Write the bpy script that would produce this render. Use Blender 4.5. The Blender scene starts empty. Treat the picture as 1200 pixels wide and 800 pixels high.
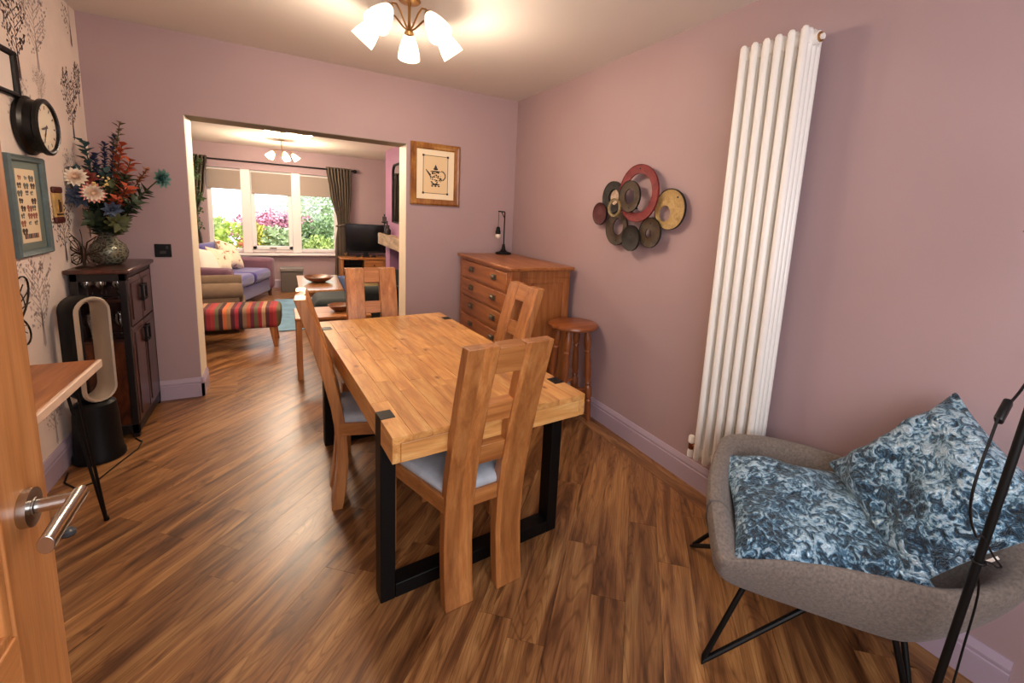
import bpy, bmesh, math, random
from mathutils import Vector, Matrix, Euler
from math import pi, sin, cos, radians as rad
random.seed(7)
sc = bpy.context.scene
col = sc.collection

# ------------------------------------------------------------------ camera
cam = bpy.data.cameras.new('camera'); camo = bpy.data.objects.new('camera', cam); col.objects.link(camo)
camo.location = (-2.01713, -4.09295, 1.50404)
camo.rotation_euler = (rad(80.98297), rad(-3.25442), rad(-30.72524))
cam.sensor_width = 36; cam.lens = 517.098 / 1200 * 36
cam.shift_x = -42.676 / 1200; cam.shift_y = -63.832 / 1200
cam.clip_start = 0.03; cam.clip_end = 200
sc.camera = camo
# ------------------------------------------------------------------ light
def S(r, g, b):
    f = lambda c: (c / 255 / 12.92) if c / 255 <= .04045 else ((c / 255 + .055) / 1.055) ** 2.4
    return (f(r), f(g), f(b), 1)
w = bpy.data.worlds.new('overcast'); sc.world = w; w.use_nodes = True
w.node_tree.nodes['Background'].inputs[0].default_value = (.93, .97, 1, 1)
w.node_tree.nodes['Background'].inputs[1].default_value = 2.4
def area(name, loc, rot, sx, sy, power, colr):
    l = bpy.data.lights.new(name, 'AREA'); l.shape = 'RECTANGLE'; l.size = sx; l.size_y = sy
    l.energy = power; l.color = colr
    o = bpy.data.objects.new(name, l); o.location = loc; o.rotation_euler = rot; col.objects.link(o); return o
sun = bpy.data.lights.new('sun', 'SUN'); sun.energy = 4.0; sun.angle = rad(8); sun.color = (1, .96, .88)
suno = bpy.data.objects.new('sun', sun); suno.rotation_euler = (rad(38), 0, rad(-14)); col.objects.link(suno)
# daylight from the glazed rear of the room, behind the camera
area('rear_daylight', (-1.75, -4.86, 1.50), (rad(82), 0, 0), 2.0, 1.5, 54, (.95, .95, 1.0))
p = area('window_portal', (-2.1, 5.07, 1.2), (rad(-90), 0, 0), 1.95, 1.4, 1, (1, 1, 1)); p.data.cycles.is_portal = True
sc.view_settings.view_transform = 'Standard'; sc.view_settings.look = 'None'
sc.view_settings.gamma = 1; sc.view_settings.exposure = 0.10; sc.view_settings.use_curve_mapping = False
PENDANT_W = 11.0
WARM = (1.0, .80, .60)

# ------------------------------------------------------------------ materials
MATS = {}
def newmat(name):
    m = bpy.data.materials.new(name); m.use_nodes = True
    return m, m.node_tree.nodes, m.node_tree.links, m.node_tree.nodes['Principled BSDF']
def ramp(n, stops, interp='LINEAR'):
    r = n.new('ShaderNodeValToRGB'); r.color_ramp.interpolation = interp
    e = r.color_ramp.elements
    while len(e) < len(stops): e.new(.5)
    for i, (p_, c_) in enumerate(stops): e[i].position = p_; e[i].color = c_
    return r
def coords(n, l, scale, rnd=True):
    tc = n.new('ShaderNodeTexCoord'); mp = n.new('ShaderNodeMapping'); mp.inputs['Scale'].default_value = scale
    if rnd:
        oi = n.new('ShaderNodeObjectInfo'); mu = n.new('ShaderNodeMath'); mu.operation = 'MULTIPLY'; mu.inputs[1].default_value = 31.7
        ad = n.new('ShaderNodeVectorMath'); ad.operation = 'ADD'
        l.new(oi.outputs['Random'], mu.inputs[0]); l.new(mu.outputs[0], ad.inputs[1]); l.new(tc.outputs['Object'], mp.inputs[0])
        l.new(mp.outputs[0], ad.inputs[0]); return ad.outputs[0]
    l.new(tc.outputs['Object'], mp.inputs[0]); return mp.outputs[0]
def noise(n, l, vec, scale, detail=4, rough=.55, dist=0):
    t = n.new('ShaderNodeTexNoise'); t.inputs['Scale'].default_value = scale; t.inputs['Detail'].default_value = detail
    t.inputs['Roughness'].default_value = rough; t.inputs['Distortion'].default_value = dist
    l.new(vec, t.inputs['Vector']); return t.outputs['Fac']
def bump(n, l, b, fac, strength, dist=.002):
    u = n.new('ShaderNodeBump'); u.inputs['Strength'].default_value = strength; u.inputs['Distance'].default_value = dist
    l.new(fac, u.inputs['Height']); l.new(u.outputs[0], b.inputs['Normal'])
def plain(name, c, rough=.5, metal=0, bs=0, bstr=.2, var=0, vs=8, spec=.5, sheen=0, coat=0, rnd=0):
    if name in MATS: return MATS[name]
    m, n, l, b = newmat(name)
    b.inputs['Base Color'].default_value = c; b.inputs['Roughness'].default_value = rough; b.inputs['Metallic'].default_value = metal
    b.inputs['Specular IOR Level'].default_value = spec; b.inputs['Sheen Weight'].default_value = sheen; b.inputs['Coat Weight'].default_value = coat
    b.inputs['Coat Roughness'].default_value = .15
    if var or bs:
        v = coords(n, l, (1, 1, 1))
    if var:
        f = noise(n, l, v, vs)
        d = tuple(max(0, x * (1 - var)) for x in c[:3]) + (1,); e = tuple(min(1, x * (1 + var)) for x in c[:3]) + (1,)
        r = ramp(n, [(.3, d), (.7, e)]); l.new(f, r.inputs[0]); l.new(r.outputs[0], b.inputs['Base Color'])
    if bs: bump(n, l, b, noise(n, l, v, bs, 3), bstr)
    MATS[name] = m; return m
def wood(name, dark, mid, light, axis='X', stretch=12, scale=2.2, rough=.4, fine=.25, bstr=.08, coat=0, lo=.3, hi=.7, vary=.12, strip=0, sax=0, knots=0):
    if name in MATS: return MATS[name]
    m, n, l, b = newmat(name)
    s = [stretch] * 3; s['XYZ'.index(axis)] = 1
    v = coords(n, l, s)
    f = noise(n, l, v, scale, 5, .6, .5)
    r = ramp(n, [(lo, dark), (.5, mid), (hi, light)]); l.new(f, r.inputs[0])
    s2 = [stretch * 8] * 3; s2['XYZ'.index(axis)] = 3
    f2 = noise(n, l, coords(n, l, s2), scale, 3)
    r2 = ramp(n, [(.35, (1 - fine,) * 3 + (1,)), (.65, (1, 1, 1, 1))]); l.new(f2, r2.inputs[0])
    mx = n.new('ShaderNodeMixRGB'); mx.blend_type = 'MULTIPLY'; mx.inputs[0].default_value = 1
    l.new(r.outputs[0], mx.inputs[1]); l.new(r2.outputs[0], mx.inputs[2])
    oi = n.new('ShaderNodeObjectInfo'); hsv = n.new('ShaderNodeHueSaturation'); mr = n.new('ShaderNodeMapRange')
    mr.inputs['To Min'].default_value = 1 - vary; mr.inputs['To Max'].default_value = 1 + vary
    l.new(oi.outputs['Random'], mr.inputs[0]); l.new(mr.outputs[0], hsv.inputs['Value']); l.new(mx.outputs[0], hsv.inputs['Color'])
    last = hsv.outputs[0]
    if strip:
        tc = n.new('ShaderNodeTexCoord'); sx = n.new('ShaderNodeSeparateXYZ'); l.new(tc.outputs['Object'], sx.inputs[0])
        dv = n.new('ShaderNodeMath'); dv.operation = 'DIVIDE'; dv.inputs[1].default_value = strip; l.new(sx.outputs[sax], dv.inputs[0])
        fl_ = n.new('ShaderNodeMath'); fl_.operation = 'FLOOR'; l.new(dv.outputs[0], fl_.inputs[0])
        sm = n.new('ShaderNodeMath'); sm.operation = 'ADD'; l.new(fl_.outputs[0], sm.inputs[0]); oi2 = n.new('ShaderNodeMath'); oi2.operation = 'MULTIPLY'; oi2.inputs[1].default_value = 57; l.new(oi.outputs['Random'], oi2.inputs[0]); l.new(oi2.outputs[0], sm.inputs[1])
        wn = n.new('ShaderNodeTexWhiteNoise'); wn.noise_dimensions = '1D'; l.new(sm.outputs[0], wn.inputs['W'])
        mr2 = n.new('ShaderNodeMapRange'); mr2.inputs['To Min'].default_value = .80; mr2.inputs['To Max'].default_value = 1.14; l.new(wn.outputs['Value'], mr2.inputs[0])
        h2 = n.new('ShaderNodeHueSaturation'); l.new(mr2.outputs[0], h2.inputs['Value']); l.new(last, h2.inputs['Color']); last = h2.outputs[0]
    if knots:
        sk = [14] * 3; sk['XYZ'.index(axis)] = 8
        vo = n.new('ShaderNodeTexVoronoi'); vo.inputs['Scale'].default_value = knots; l.new(coords(n, l, sk), vo.inputs['Vector'])
        rk = ramp(n, [(.05, (.32, .22, .15, 1)), (.12, (.78, .70, .62, 1)), (.17, (1, 1, 1, 1))]); l.new(vo.outputs['Distance'], rk.inputs[0])
        mk = n.new('ShaderNodeMixRGB'); mk.blend_type = 'MULTIPLY'; mk.inputs[0].default_value = 1; l.new(last, mk.inputs[1]); l.new(rk.outputs[0], mk.inputs[2]); last = mk.outputs[0]
    l.new(last, b.inputs['Base Color'])
    b.inputs['Roughness'].default_value = rough; b.inputs['Coat Weight'].default_value = coat; b.inputs['Coat Roughness'].default_value = .2
    bump(n, l, b, f2, bstr, .001)
    MATS[name] = m; return m
def woods(name, *a, **k): return {ax: wood(name + '_' + ax, *a, axis=ax, **k) for ax in 'XYZ'}
def stripes(name, cols, axis, width, rough=.9, off=0):
    m, n, l, b = newmat(name)
    tc = n.new('ShaderNodeTexCoord'); sp = n.new('ShaderNodeSeparateXYZ'); l.new(tc.outputs['Object'], sp.inputs[0])
    nf = noise(n, l, coords(n, l, (60, 60, 60), False), 1, 2)
    ad = n.new('ShaderNodeMath'); ad.operation = 'MULTIPLY_ADD'; ad.inputs[1].default_value = 1 / width; ad.inputs[2].default_value = off
    l.new(sp.outputs['XYZ'.index(axis)], ad.inputs[0])
    fr = n.new('ShaderNodeMath'); fr.operation = 'FRACT'; l.new(ad.outputs[0], fr.inputs[0])
    r = ramp(n, [(i / len(cols), c) for i, c in enumerate(cols)], 'CONSTANT'); l.new(fr.outputs[0], r.inputs[0])
    l.new(r.outputs[0], b.inputs['Base Color']); b.inputs['Roughness'].default_value = rough; bump(n, l, b, nf, .3)
    MATS[name] = m; return m
def emit(name, c, s):
    m, n, l, b = newmat(name); b.inputs['Base Color'].default_value = c
    b.inputs['Emission Color'].default_value = c; b.inputs['Emission Strength'].default_value = s; b.inputs['Roughness'].default_value = .3
    MATS[name] = m; return m
def glass(name, tint=(1, 1, 1, 1), gl=.08):
    m, n, l, b = newmat(name); o = n['Material Output']
    t = n.new('ShaderNodeBsdfTransparent'); t.inputs[0].default_value = tint
    g = n.new('ShaderNodeBsdfGlossy'); g.inputs['Roughness'].default_value = .03
    lw = n.new('ShaderNodeLayerWeight'); lw.inputs['Blend'].default_value = .5
    pw = n.new('ShaderNodeMath'); pw.operation = 'POWER'; pw.inputs[1].default_value = 4; l.new(lw.outputs['Facing'], pw.inputs[0])
    ad = n.new('ShaderNodeMath'); ad.operation = 'MULTIPLY_ADD'; ad.inputs[1].default_value = .6; ad.inputs[2].default_value = gl + .03; ad.use_clamp = True; l.new(pw.outputs[0], ad.inputs[0])
    x = n.new('ShaderNodeMixShader'); l.new(ad.outputs[0], x.inputs[0]); l.new(t.outputs[0], x.inputs[1]); l.new(g.outputs[0], x.inputs[2]); l.new(x.outputs[0], o.inputs[0])
    MATS[name] = m; return m
def velvet(name):
    m, n, l, b = newmat(name)
    v = coords(n, l, (1, 1, 1))
    f = noise(n, l, v, 34, 3, .6, 1.3)
    g = noise(n, l, v, 60, 2, .5, 1.2)
    big = noise(n, l, v, 5, 2, .5, .4)
    a1 = n.new('ShaderNodeMath'); a1.operation = 'MULTIPLY_ADD'; a1.inputs[1].default_value = .45; l.new(big, a1.inputs[0]); l.new(f, a1.inputs[2])
    ad = n.new('ShaderNodeMath'); ad.operation = 'MULTIPLY_ADD'; ad.inputs[1].default_value = .30; l.new(g, ad.inputs[0]); l.new(a1.outputs[0], ad.inputs[2])
    r = ramp(n, [(.72, S(6, 20, 32)), (.81, S(20, 54, 78)), (.875, S(66, 108, 136)), (.93, S(138, 178, 202)), (1.0, S(190, 216, 230))])  # pale stops paint the pile's sheen and glints into the colour
    l.new(ad.outputs[0], r.inputs[0]); l.new(r.outputs[0], b.inputs['Base Color'])
    b.inputs['Roughness'].default_value = .30; b.inputs['Sheen Weight'].default_value = .5; b.inputs['Sheen Tint'].default_value = S(190, 220, 235)
    b.inputs['Metallic'].default_value = .35
    bump(n, l, b, ad.outputs[0], 1.0, .03); MATS[name] = m; return m

PAINT = plain('mauve_paint', S(170, 145, 147), .62, bs=180, bstr=.06, var=.03, vs=1.2)
CEIL = plain('ceiling_paint', S(222, 214, 206), .8, bs=150, bstr=.04)
CREAM = plain('cream_paint', S(240, 226, 200), .6)
SKIRT = plain('skirting_paint', S(176, 158, 174), .45)
PLUM = plain('plum_paint', S(160, 112, 142), .6)
WHITE = plain('white_upvc', S(236, 232, 228), .35)
RADW = plain('radiator_enamel', S(250, 247, 240), .3)
BLACK = plain('black_metal', S(8, 8, 8), .5, spec=.25)
BLKS = plain('black_satin', S(8, 8, 9), .4, spec=.3)
STEEL = plain('brushed_steel', S(190, 188, 184), .28, 1)
BRASS = plain('antique_brass', S(178, 138, 84), .28, 1)
CHROME = plain('chrome', S(215, 210, 205), .15, 1)
def floor_wood():
    m, n, l, b = newmat('plank_wood')
    f = noise(n, l, coords(n, l, (1.0, 8.5, 1)), 1.7, 4, .55, 1.1)
    r = ramp(n, [(.28, S(74, 46, 28)), (.38, S(108, 70, 41)), (.48, S(138, 94, 56)), (.60, S(162, 116, 70)), (.74, S(184, 140, 90))]); l.new(f, r.inputs[0])
    f2 = noise(n, l, coords(n, l, (6, 120, 1)), 1, 3, .6, .3)
    r2 = ramp(n, [(.32, (.74, .72, .70, 1)), (.60, (1, 1, 1, 1))]); l.new(f2, r2.inputs[0])
    k = noise(n, l, coords(n, l, (2.2, 13, 1)), 1.5, 3, .55, .8)
    r3 = ramp(n, [(.28, (.42, .35, .30, 1)), (.39, (1, 1, 1, 1))]); l.new(k, r3.inputs[0])
    mx = n.new('ShaderNodeMixRGB'); mx.blend_type = 'MULTIPLY'; mx.inputs[0].default_value = 1; l.new(r.outputs[0], mx.inputs[1]); l.new(r2.outputs[0], mx.inputs[2])
    m2 = n.new('ShaderNodeMixRGB'); m2.blend_type = 'MULTIPLY'; m2.inputs[0].default_value = 1; l.new(mx.outputs[0], m2.inputs[1]); l.new(r3.outputs[0], m2.inputs[2])
    cg = noise(n, l, coords(n, l, (.55, 5.5, 1)), 1.5, 1, .4, .2)
    cm = n.new('ShaderNodeMath'); cm.operation = 'MULTIPLY'; cm.inputs[1].default_value = 170; l.new(cg, cm.inputs[0]); cs = n.new('ShaderNodeMath'); cs.operation = 'SINE'; l.new(cm.outputs[0], cs.inputs[0])
    r4 = ramp(n, [(.0, (1, 1, 1, 1)), (.62, (1, 1, 1, 1)), (1.0, (.70, .66, .62, 1))]); l.new(cs.outputs[0], r4.inputs[0])
    m3 = n.new('ShaderNodeMixRGB'); m3.blend_type = 'MULTIPLY'; m3.inputs[0].default_value = 1; l.new(m2.outputs[0], m3.inputs[1]); l.new(r4.outputs[0], m3.inputs[2]); m2 = m3
    oi = n.new('ShaderNodeObjectInfo'); hsv = n.new('ShaderNodeHueSaturation'); mr = n.new('ShaderNodeMapRange')
    mr.inputs['To Min'].default_value = .84; mr.inputs['To Max'].default_value = 1.14
    l.new(oi.outputs['Random'], mr.inputs[0]); l.new(mr.outputs[0], hsv.inputs['Value']); l.new(m2.outputs[0], hsv.inputs['Color']); l.new(hsv.outputs[0], b.inputs['Base Color'])
    rr = n.new('ShaderNodeMapRange'); rr.inputs['To Min'].default_value = .36; rr.inputs['To Max'].default_value = .26; l.new(f2, rr.inputs[0]); l.new(rr.outputs[0], b.inputs['Roughness'])
    bump(n, l, b, f2, .12, .001)
    return m
PLANK = floor_wood()
OAK = woods('oak', S(144, 86, 42), S(174, 111, 58), S(195, 134, 76), scale=2.4, rough=.38, fine=.15, coat=.15)
POSTW = wood('post_oak', S(144, 86, 42), S(174, 111, 58), S(195, 134, 76), 'Z', scale=2.4, rough=.38, fine=.15, coat=.15, strip=.036, sax=0)
PINE = woods('table_pine', S(160, 100, 48), S(204, 146, 82), S(220, 172, 108), stretch=8, scale=3.2, rough=.33, fine=.14, coat=.2, vary=.12, lo=.25, hi=.66, knots=.8)
CHEST = woods('chest_wood', S(132, 74, 32), S(164, 98, 48), S(184, 118, 64), scale=2.2, rough=.36, fine=.18, coat=.15, vary=.05)
STOOLW = woods('stool_wood', S(112, 56, 26), S(142, 78, 38), S(160, 94, 50), rough=.32, fine=.15, coat=.25)
DARKW = woods('dark_wood', S(38, 18, 14), S(62, 30, 22), S(84, 42, 30), scale=2.5, rough=.3, fine=.2, coat=.3)
BURR = wood('burr_wood', S(58, 26, 14), S(96, 46, 22), S(124, 66, 32), 'Z', stretch=2.2, scale=7, rough=.3, coat=.3)
DOORW = woods('door_oak', S(176, 110, 56), S(198, 132, 74), S(212, 148, 90), stretch=14, scale=2.0, rough=.42, fine=.2)
LIVEW = woods('desk_wood', S(120, 66, 34), S(158, 96, 52), S(182, 122, 72), scale=2.2, rough=.35, fine=.2)

# ------------------------------------------------------------------ mesh helpers
class MB:
    def __init__(s): s.v = []; s.f = []; s.mi = []; s.m = 0
    def add(s, vs, fs, X=None):
        o = len(s.v)
        s.v += [tuple(X @ Vector(q)) if X is not None else tuple(q) for q in vs]
        s.f += [tuple(i + o for i in q) for q in fs]; s.mi += [s.m] * len(fs); return s
    def box(s, c, d, X=None, taper=1):
        x, y, z = c; a, b, h = d[0] / 2, d[1] / 2, d[2] / 2; t = taper
        vs = [(x - a * t, y - b * t, z - h), (x + a * t, y - b * t, z - h), (x + a * t, y + b * t, z - h), (x - a * t, y + b * t, z - h),
              (x - a, y - b, z + h), (x + a, y - b, z + h), (x + a, y + b, z + h), (x - a, y + b, z + h)]
        return s.add(vs, [(0, 3, 2, 1), (4, 5, 6, 7), (0, 1, 5, 4), (1, 2, 6, 5), (2, 3, 7, 6), (3, 0, 4, 7)], X)
    def bb(s, x0, x1, y0, y1, z0, z1): return s.box(((x0 + x1) / 2, (y0 + y1) / 2, (z0 + z1) / 2), (x1 - x0, y1 - y0, z1 - z0))
    def tube(s, pts, r, seg=8, closed=False, cap=True):
        pts = [Vector(q) for q in pts]; n = len(pts); rs = r if isinstance(r, (list, tuple)) else [r] * n
        up = None; rings = []
        for i, q in enumerate(pts):
            a = pts[(i - 1) % n] if (closed or i > 0) else q; b = pts[(i + 1) % n] if (closed or i < n - 1) else q
            t = (b - a).normalized() if (b - a).length > 1e-9 else Vector((0, 0, 1))
            if up is None: up = t.orthogonal().normalized()
            up = (up - t * up.dot(t)); up = up.normalized() if up.length > 1e-6 else t.orthogonal().normalized()
            w_ = t.cross(up)
            rings.append([q + (up * cos(2 * pi * k / seg) + w_ * sin(2 * pi * k / seg)) * rs[i] for k in range(seg)])
        vs = [q for rg in rings for q in rg]; fs = []
        for i in range(n if closed else n - 1):
            j = (i + 1) % n
            for k in range(seg): fs.append((i * seg + k, i * seg + (k + 1) % seg, j * seg + (k + 1) % seg, j * seg + k))
        if cap and not closed: fs += [tuple(reversed(range(seg))), tuple((n - 1) * seg + k for k in range(seg))]
        return s.add(vs, fs)
    def cyl(s, a, b, r0, r1=None, seg=20): return s.tube([a, b], [r0, r0 if r1 is None else r1], seg)
    def lathe(s, prof, c=(0, 0, 0), seg=24, X=None):
        vs = []; fs = []; n = len(prof)
        for r, z in prof:
            for k in range(seg): vs.append((c[0] + r * cos(2 * pi * k / seg), c[1] + r * sin(2 * pi * k / seg), c[2] + z))
        for i in range(n - 1):
            for k in range(seg): fs.append((i * seg + k, i * seg + (k + 1) % seg, (i + 1) * seg + (k + 1) % seg, (i + 1) * seg + k))
        if prof[0][0] > 1e-4: fs.append(tuple(reversed(range(seg))))
        if prof[-1][0] > 1e-4 and not (n == 2 and prof[0][0] < 1e-3): fs.append(tuple((n - 1) * seg + k for k in range(seg)))
        return s.add(vs, fs, X)
    def ball(s, c, r, seg=12, sz=None):
        sz = sz or (1, 1, 1); m = seg // 2
        X = Matrix.Translation(c) @ Matrix.Diagonal((*sz, 1))
        return s.lathe([(max(1e-5, r * sin(pi * i / m)), -r * cos(pi * i / m)) for i in range(m + 1)], seg=seg, X=X)
    def prism(s, poly, z0, z1, X=None):
        n = len(poly); vs = [(x, y, z0) for x, y in poly] + [(x, y, z1) for x, y in poly]
        fs = [tuple(reversed(range(n))), tuple(range(n, 2 * n))] + [(i, (i + 1) % n, n + (i + 1) % n, n + i) for i in range(n)]
        return s.add(vs, fs, X)
    def loft(s, rings, closed=True, cap0=True, cap1=True):
        n = len(rings[0]); vs = [q for r in rings for q in r]; fs = []
        for i in range(len(rings) - 1):
            for k in range(n if closed else n - 1): fs.append((i * n + k, i * n + (k + 1) % n, (i + 1) * n + (k + 1) % n, (i + 1) * n + k))
        if cap0: fs.append(tuple(reversed(range(n))))
        if cap1: fs.append(tuple((len(rings) - 1) * n + k for k in range(n)))
        return s.add(vs, fs)
    def leaf(s, p, d, up, L, W, fold=.25):
        p = Vector(p); d = Vector(d).normalized(); up = Vector(up); sd = d.cross(up)
        sd = sd.normalized() if sd.length > 1e-5 else d.orthogonal().normalized(); nn = sd.cross(d)
        q = [p, p + d * L * .45 + sd * W / 2 + nn * W * fold, p + d * L, p + d * L * .45 - sd * W / 2 + nn * W * fold, p + d * L * .5]
        return s.add(q, [(0, 1, 4), (1, 2, 4), (2, 3, 4), (3, 0, 4)])
def mesh(mb, mats, smooth=35):
    me = bpy.data.meshes.new('mesh'); me.from_pydata(mb.v, [], mb.f)
    for m in (mats if isinstance(mats, (list, tuple)) else [mats]): me.materials.append(m)
    me.polygons.foreach_set('material_index', mb.mi)
    b = bmesh.new(); b.from_mesh(me); bmesh.ops.recalc_face_normals(b, faces=b.faces); b.to_mesh(me); b.free()
    if smooth:
        me.polygons.foreach_set('use_smooth', [True] * len(me.polygons)); me.set_sharp_from_angle(angle=rad(smooth))
    me.update(); return me
def obj(name, mb, mats, parent=None, smooth=35, bev=0, seg=2, sub=0, loc=None, rotz=0):
    o = bpy.data.objects.new(name, mesh(mb, mats, smooth)); col.objects.link(o)
    if parent: o.parent = parent
    if loc is not None: o.location = loc; o.rotation_euler = (0, 0, rotz)
    if bev:
        b = o.modifiers.new('bevel', 'BEVEL'); b.width = bev; b.segments = seg; b.limit_method = 'ANGLE'; b.angle_limit = rad(40)
    if sub:
        u = o.modifiers.new('sub', 'SUBSURF'); u.levels = sub; u.render_levels = sub
    return o
def tag(o, label, cat, group=None):
    o['label'] = label; o['category'] = cat
    if group: o['group'] = group
    return o
def thing(name, label, cat, loc=(0, 0, 0), rotz=0, group=None):
    o = bpy.data.objects.new(name, None); o.empty_display_size = .1; col.objects.link(o); o.location = loc; o.rotation_euler = (0, 0, rotz)
    return tag(o, label, cat, group)
def struct(name, mb, m, parent=None, **k):
    o = obj(name, mb, m, parent, **k)
    if not parent: o['kind'] = 'structure'
    return o
def dup(o, parent=None, **k):
    c = o.copy(); col.objects.link(c)
    if parent: c.parent = parent
    for ch in list(o.children): dup(ch, c)
    for a, b in k.items():
        if a in ('label', 'group'): c[a] = b
        else: setattr(c, a, b)
    return c
def B(*a):
    m = MB(); m.bb(*a); return m

# ------------------------------------------------------------------ setting
W, HD, HL, YN, YF = 3.086, 2.6, 2.38, -4.95, 4.95
OX0, OX1, OZ, TH = -2.589, -1.065, 2.065, .25
LX0, LX1 = -3.65, 0.0
fl = struct('floor', B(LX0, LX1 + .3, YN, YF, -.06, -.008), plain('floor_gap', S(60, 38, 24), .8))
ANG = rad(47.5); PW = .138
def clip(poly, rect):
    x0, x1, y0, y1 = rect
    for ax, lim, sg in ((0, x0, 1), (0, x1, -1), (1, y0, 1), (1, y1, -1)):
        out = []
        for i in range(len(poly)):
            a, b = poly[i], poly[(i + 1) % len(poly)]; da, db = (a[ax] - lim) * sg, (b[ax] - lim) * sg
            if da >= 0: out.append(a)
            if (da >= 0) != (db >= 0):
                t = da / (da - db); out.append((a[0] + (b[0] - a[0]) * t, a[1] + (b[1] - a[1]) * t))
        poly = out
        if len(poly) < 3: return []
    return poly
e1 = (cos(ANG), sin(ANG)); e2 = (-sin(ANG), cos(ANG)); full = {}; npl = 0
RECT = (-3.3, -.135, -4.6, YF - .02)
for i in range(-45, 60):
    vv = i * PW + .03; u = -9 + random.random() * 1.2
    while u < 8:
        L = random.choice((1.0, 1.22, 1.44)); c = ((u + L / 2), vv + PW / 2); u += L
        g = .0006
        loc = [(-L / 2 + g, -PW / 2 + g), (L / 2 - g, -PW / 2 + g), (L / 2 - g, PW / 2 - g), (-L / 2 + g, PW / 2 - g)]
        wx, wy = c[0] * e1[0] + c[1] * e2[0] - 1.5, c[0] * e1[1] + c[1] * e2[1]
        wp = [(wx + a * e1[0] + b * e2[0], wy + a * e1[1] + b * e2[1]) for a, b in loc]
        cp = clip(wp, RECT)
        if len(cp) < 3: continue
        ar = abs(sum(cp[k][0] * cp[(k + 1) % len(cp)][1] - cp[(k + 1) % len(cp)][0] * cp[k][1] for k in range(len(cp)))) / 2
        if ar < .004: continue
        if abs(ar - (L - 2 * g) * (PW - 2 * g)) < 1e-5:
            if L not in full:
                full[L] = mesh(MB().prism(loc, -.0085, 0), PLANK, 0)
            me = full[L]
        else:
            lp = [((x - wx) * e1[0] + (y - wy) * e1[1], (x - wx) * e2[0] + (y - wy) * e2[1]) for x, y in cp]
            me = mesh(MB().prism(lp, -.0085, 0), PLANK, 0)
        o = bpy.data.objects.new('plank', me); col.objects.link(o); o.parent = fl; o.location = (wx, wy, 0); o.rotation_euler = (0, 0, ANG); npl += 1
# border boards along the right wall and inset by the opening
y = -4.6
for L in (1.6, 1.5, 1.5):
    obj('border_plank', MB().box((0, 0, -.0035), (L - .003, .116, .009)), PLANK, fl, loc=(-.0765, y + L / 2, 0), rotz=pi / 2); y += L
obj('border_plank', MB().box((0, 0, -.0033), (.52, .05, .009)), PLANK, fl, loc=(-2.85, -.045, 0))
obj('border_plank', MB().box((0, 0, -.0035), (.18, .26, .0095)), PLANK, fl, loc=(-2.47, .085, 0))

struct('wall_right', B(0, .2, YN, .02, 0, HD + .1), PAINT)
wl = struct('wall_left', B(-W - .2, -W, YN, .02, 0, HD + .1), plain('wallpaper_ground', S(234, 218, 206), .75, var=.06, vs=3, bs=90, bstr=.05))
m = MB(); m.bb(-W - .2, OX0, 0, TH, 0, HD + .1); m.bb(OX1, .3, 0, TH, 0, HD + .1); m.bb(OX0 - .001, OX1 + .001, 0, TH, OZ, HD + .1)
wb = struct('wall_back', m, PAINT)
m = MB(); m.bb(OX0, OX0 + .004, .004, TH + .01, 0, OZ - .004); m.bb(OX1 - .004, OX1, .004, TH + .01, 0, OZ - .004)
obj('reveal_lining', m, CREAM, wb)
obj('header_lining', B(OX0, OX1, .002, TH + .01, OZ - .004, OZ), plain('header_shaded', S(128, 116, 98), .7), wb)  # shade under the header put into a darker colour
struct('wall_near', B(-W - .2, .2, YN - .15, YN, 0, HD + .1), PAINT)
struct('wall_near_side', B(-W, -2.44, -4.08, -3.96, 0, HD), PAINT)
struct('ceiling', B(-W - .2, .2, YN, 0, HD, HD + .12), CEIL)
struct('ceiling_living', B(LX0 - .2, LX1 + .3, TH, YF + .2, HL, HL + .12), plain('ceiling_white', S(236, 224, 208), .8))
struct('wall_living_left', B(LX0 - .15, LX0, TH, YF, 0, HL), PAINT)
struct('wall_living_right', B(LX1, LX1 + .15, TH, YF, 0, HL), PAINT)
WX0, WX1, WZ0, WZ1 = -3.06, -1.14, .615, 2.0
m = MB(); m.bb(LX0, WX0, YF, YF + .25, -.5, HL); m.bb(WX1, LX1 + .15, YF, YF + .25, -.5, HL); m.bb(WX0, WX1, YF, YF + .25, WZ1, HL); m.bb(WX0, WX1, YF, YF + .25, -.5, WZ0)
struct('wall_far', m, PAINT)
def skirting(name, x0, y0, x1, y1, nx, ny):
    m = MB(); d = Vector((x1 - x0, y1 - y0, 0)); L = d.length; a = math.atan2(d.y, d.x)
    prof = [(0, 0), (.018, 0), (.018, .102), (.0135, .106), (.0135, .111), (.017, .113), (.017, .122), (.009, .142), (.006, .148), (0, .148)]
    s = 1 if (-sin(a) * nx + cos(a) * ny) > 0 else -1
    rings = [[(x0 + d.x * t + nx * p_[0], y0 + d.y * t + ny * p_[0], p_[1]) for p_ in prof] for t in (0, 1)]
    m.loft(rings); return struct(name, m, SKIRT, smooth=0)
skirting('baseboard_right', 0, -3.85, 0, 0, -1, 0)
skirting('baseboard_left', -W, -3.9, -W, 0, 1, 0)
skirting('baseboard_back', -W, 0, OX0 + .018, 0, 0, -1)
skirting('baseboard_back_right', OX1 - .018, 0, 0, 0, 0, -1)
skirting('baseboard_reveal', OX0, -.018, OX0, TH, 1, 0)
skirting('baseboard_far', LX0, YF, LX1, YF, 0, -1)
skirting('baseboard_living_right', LX1, 3.5, LX1, YF, -1, 0)
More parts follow.
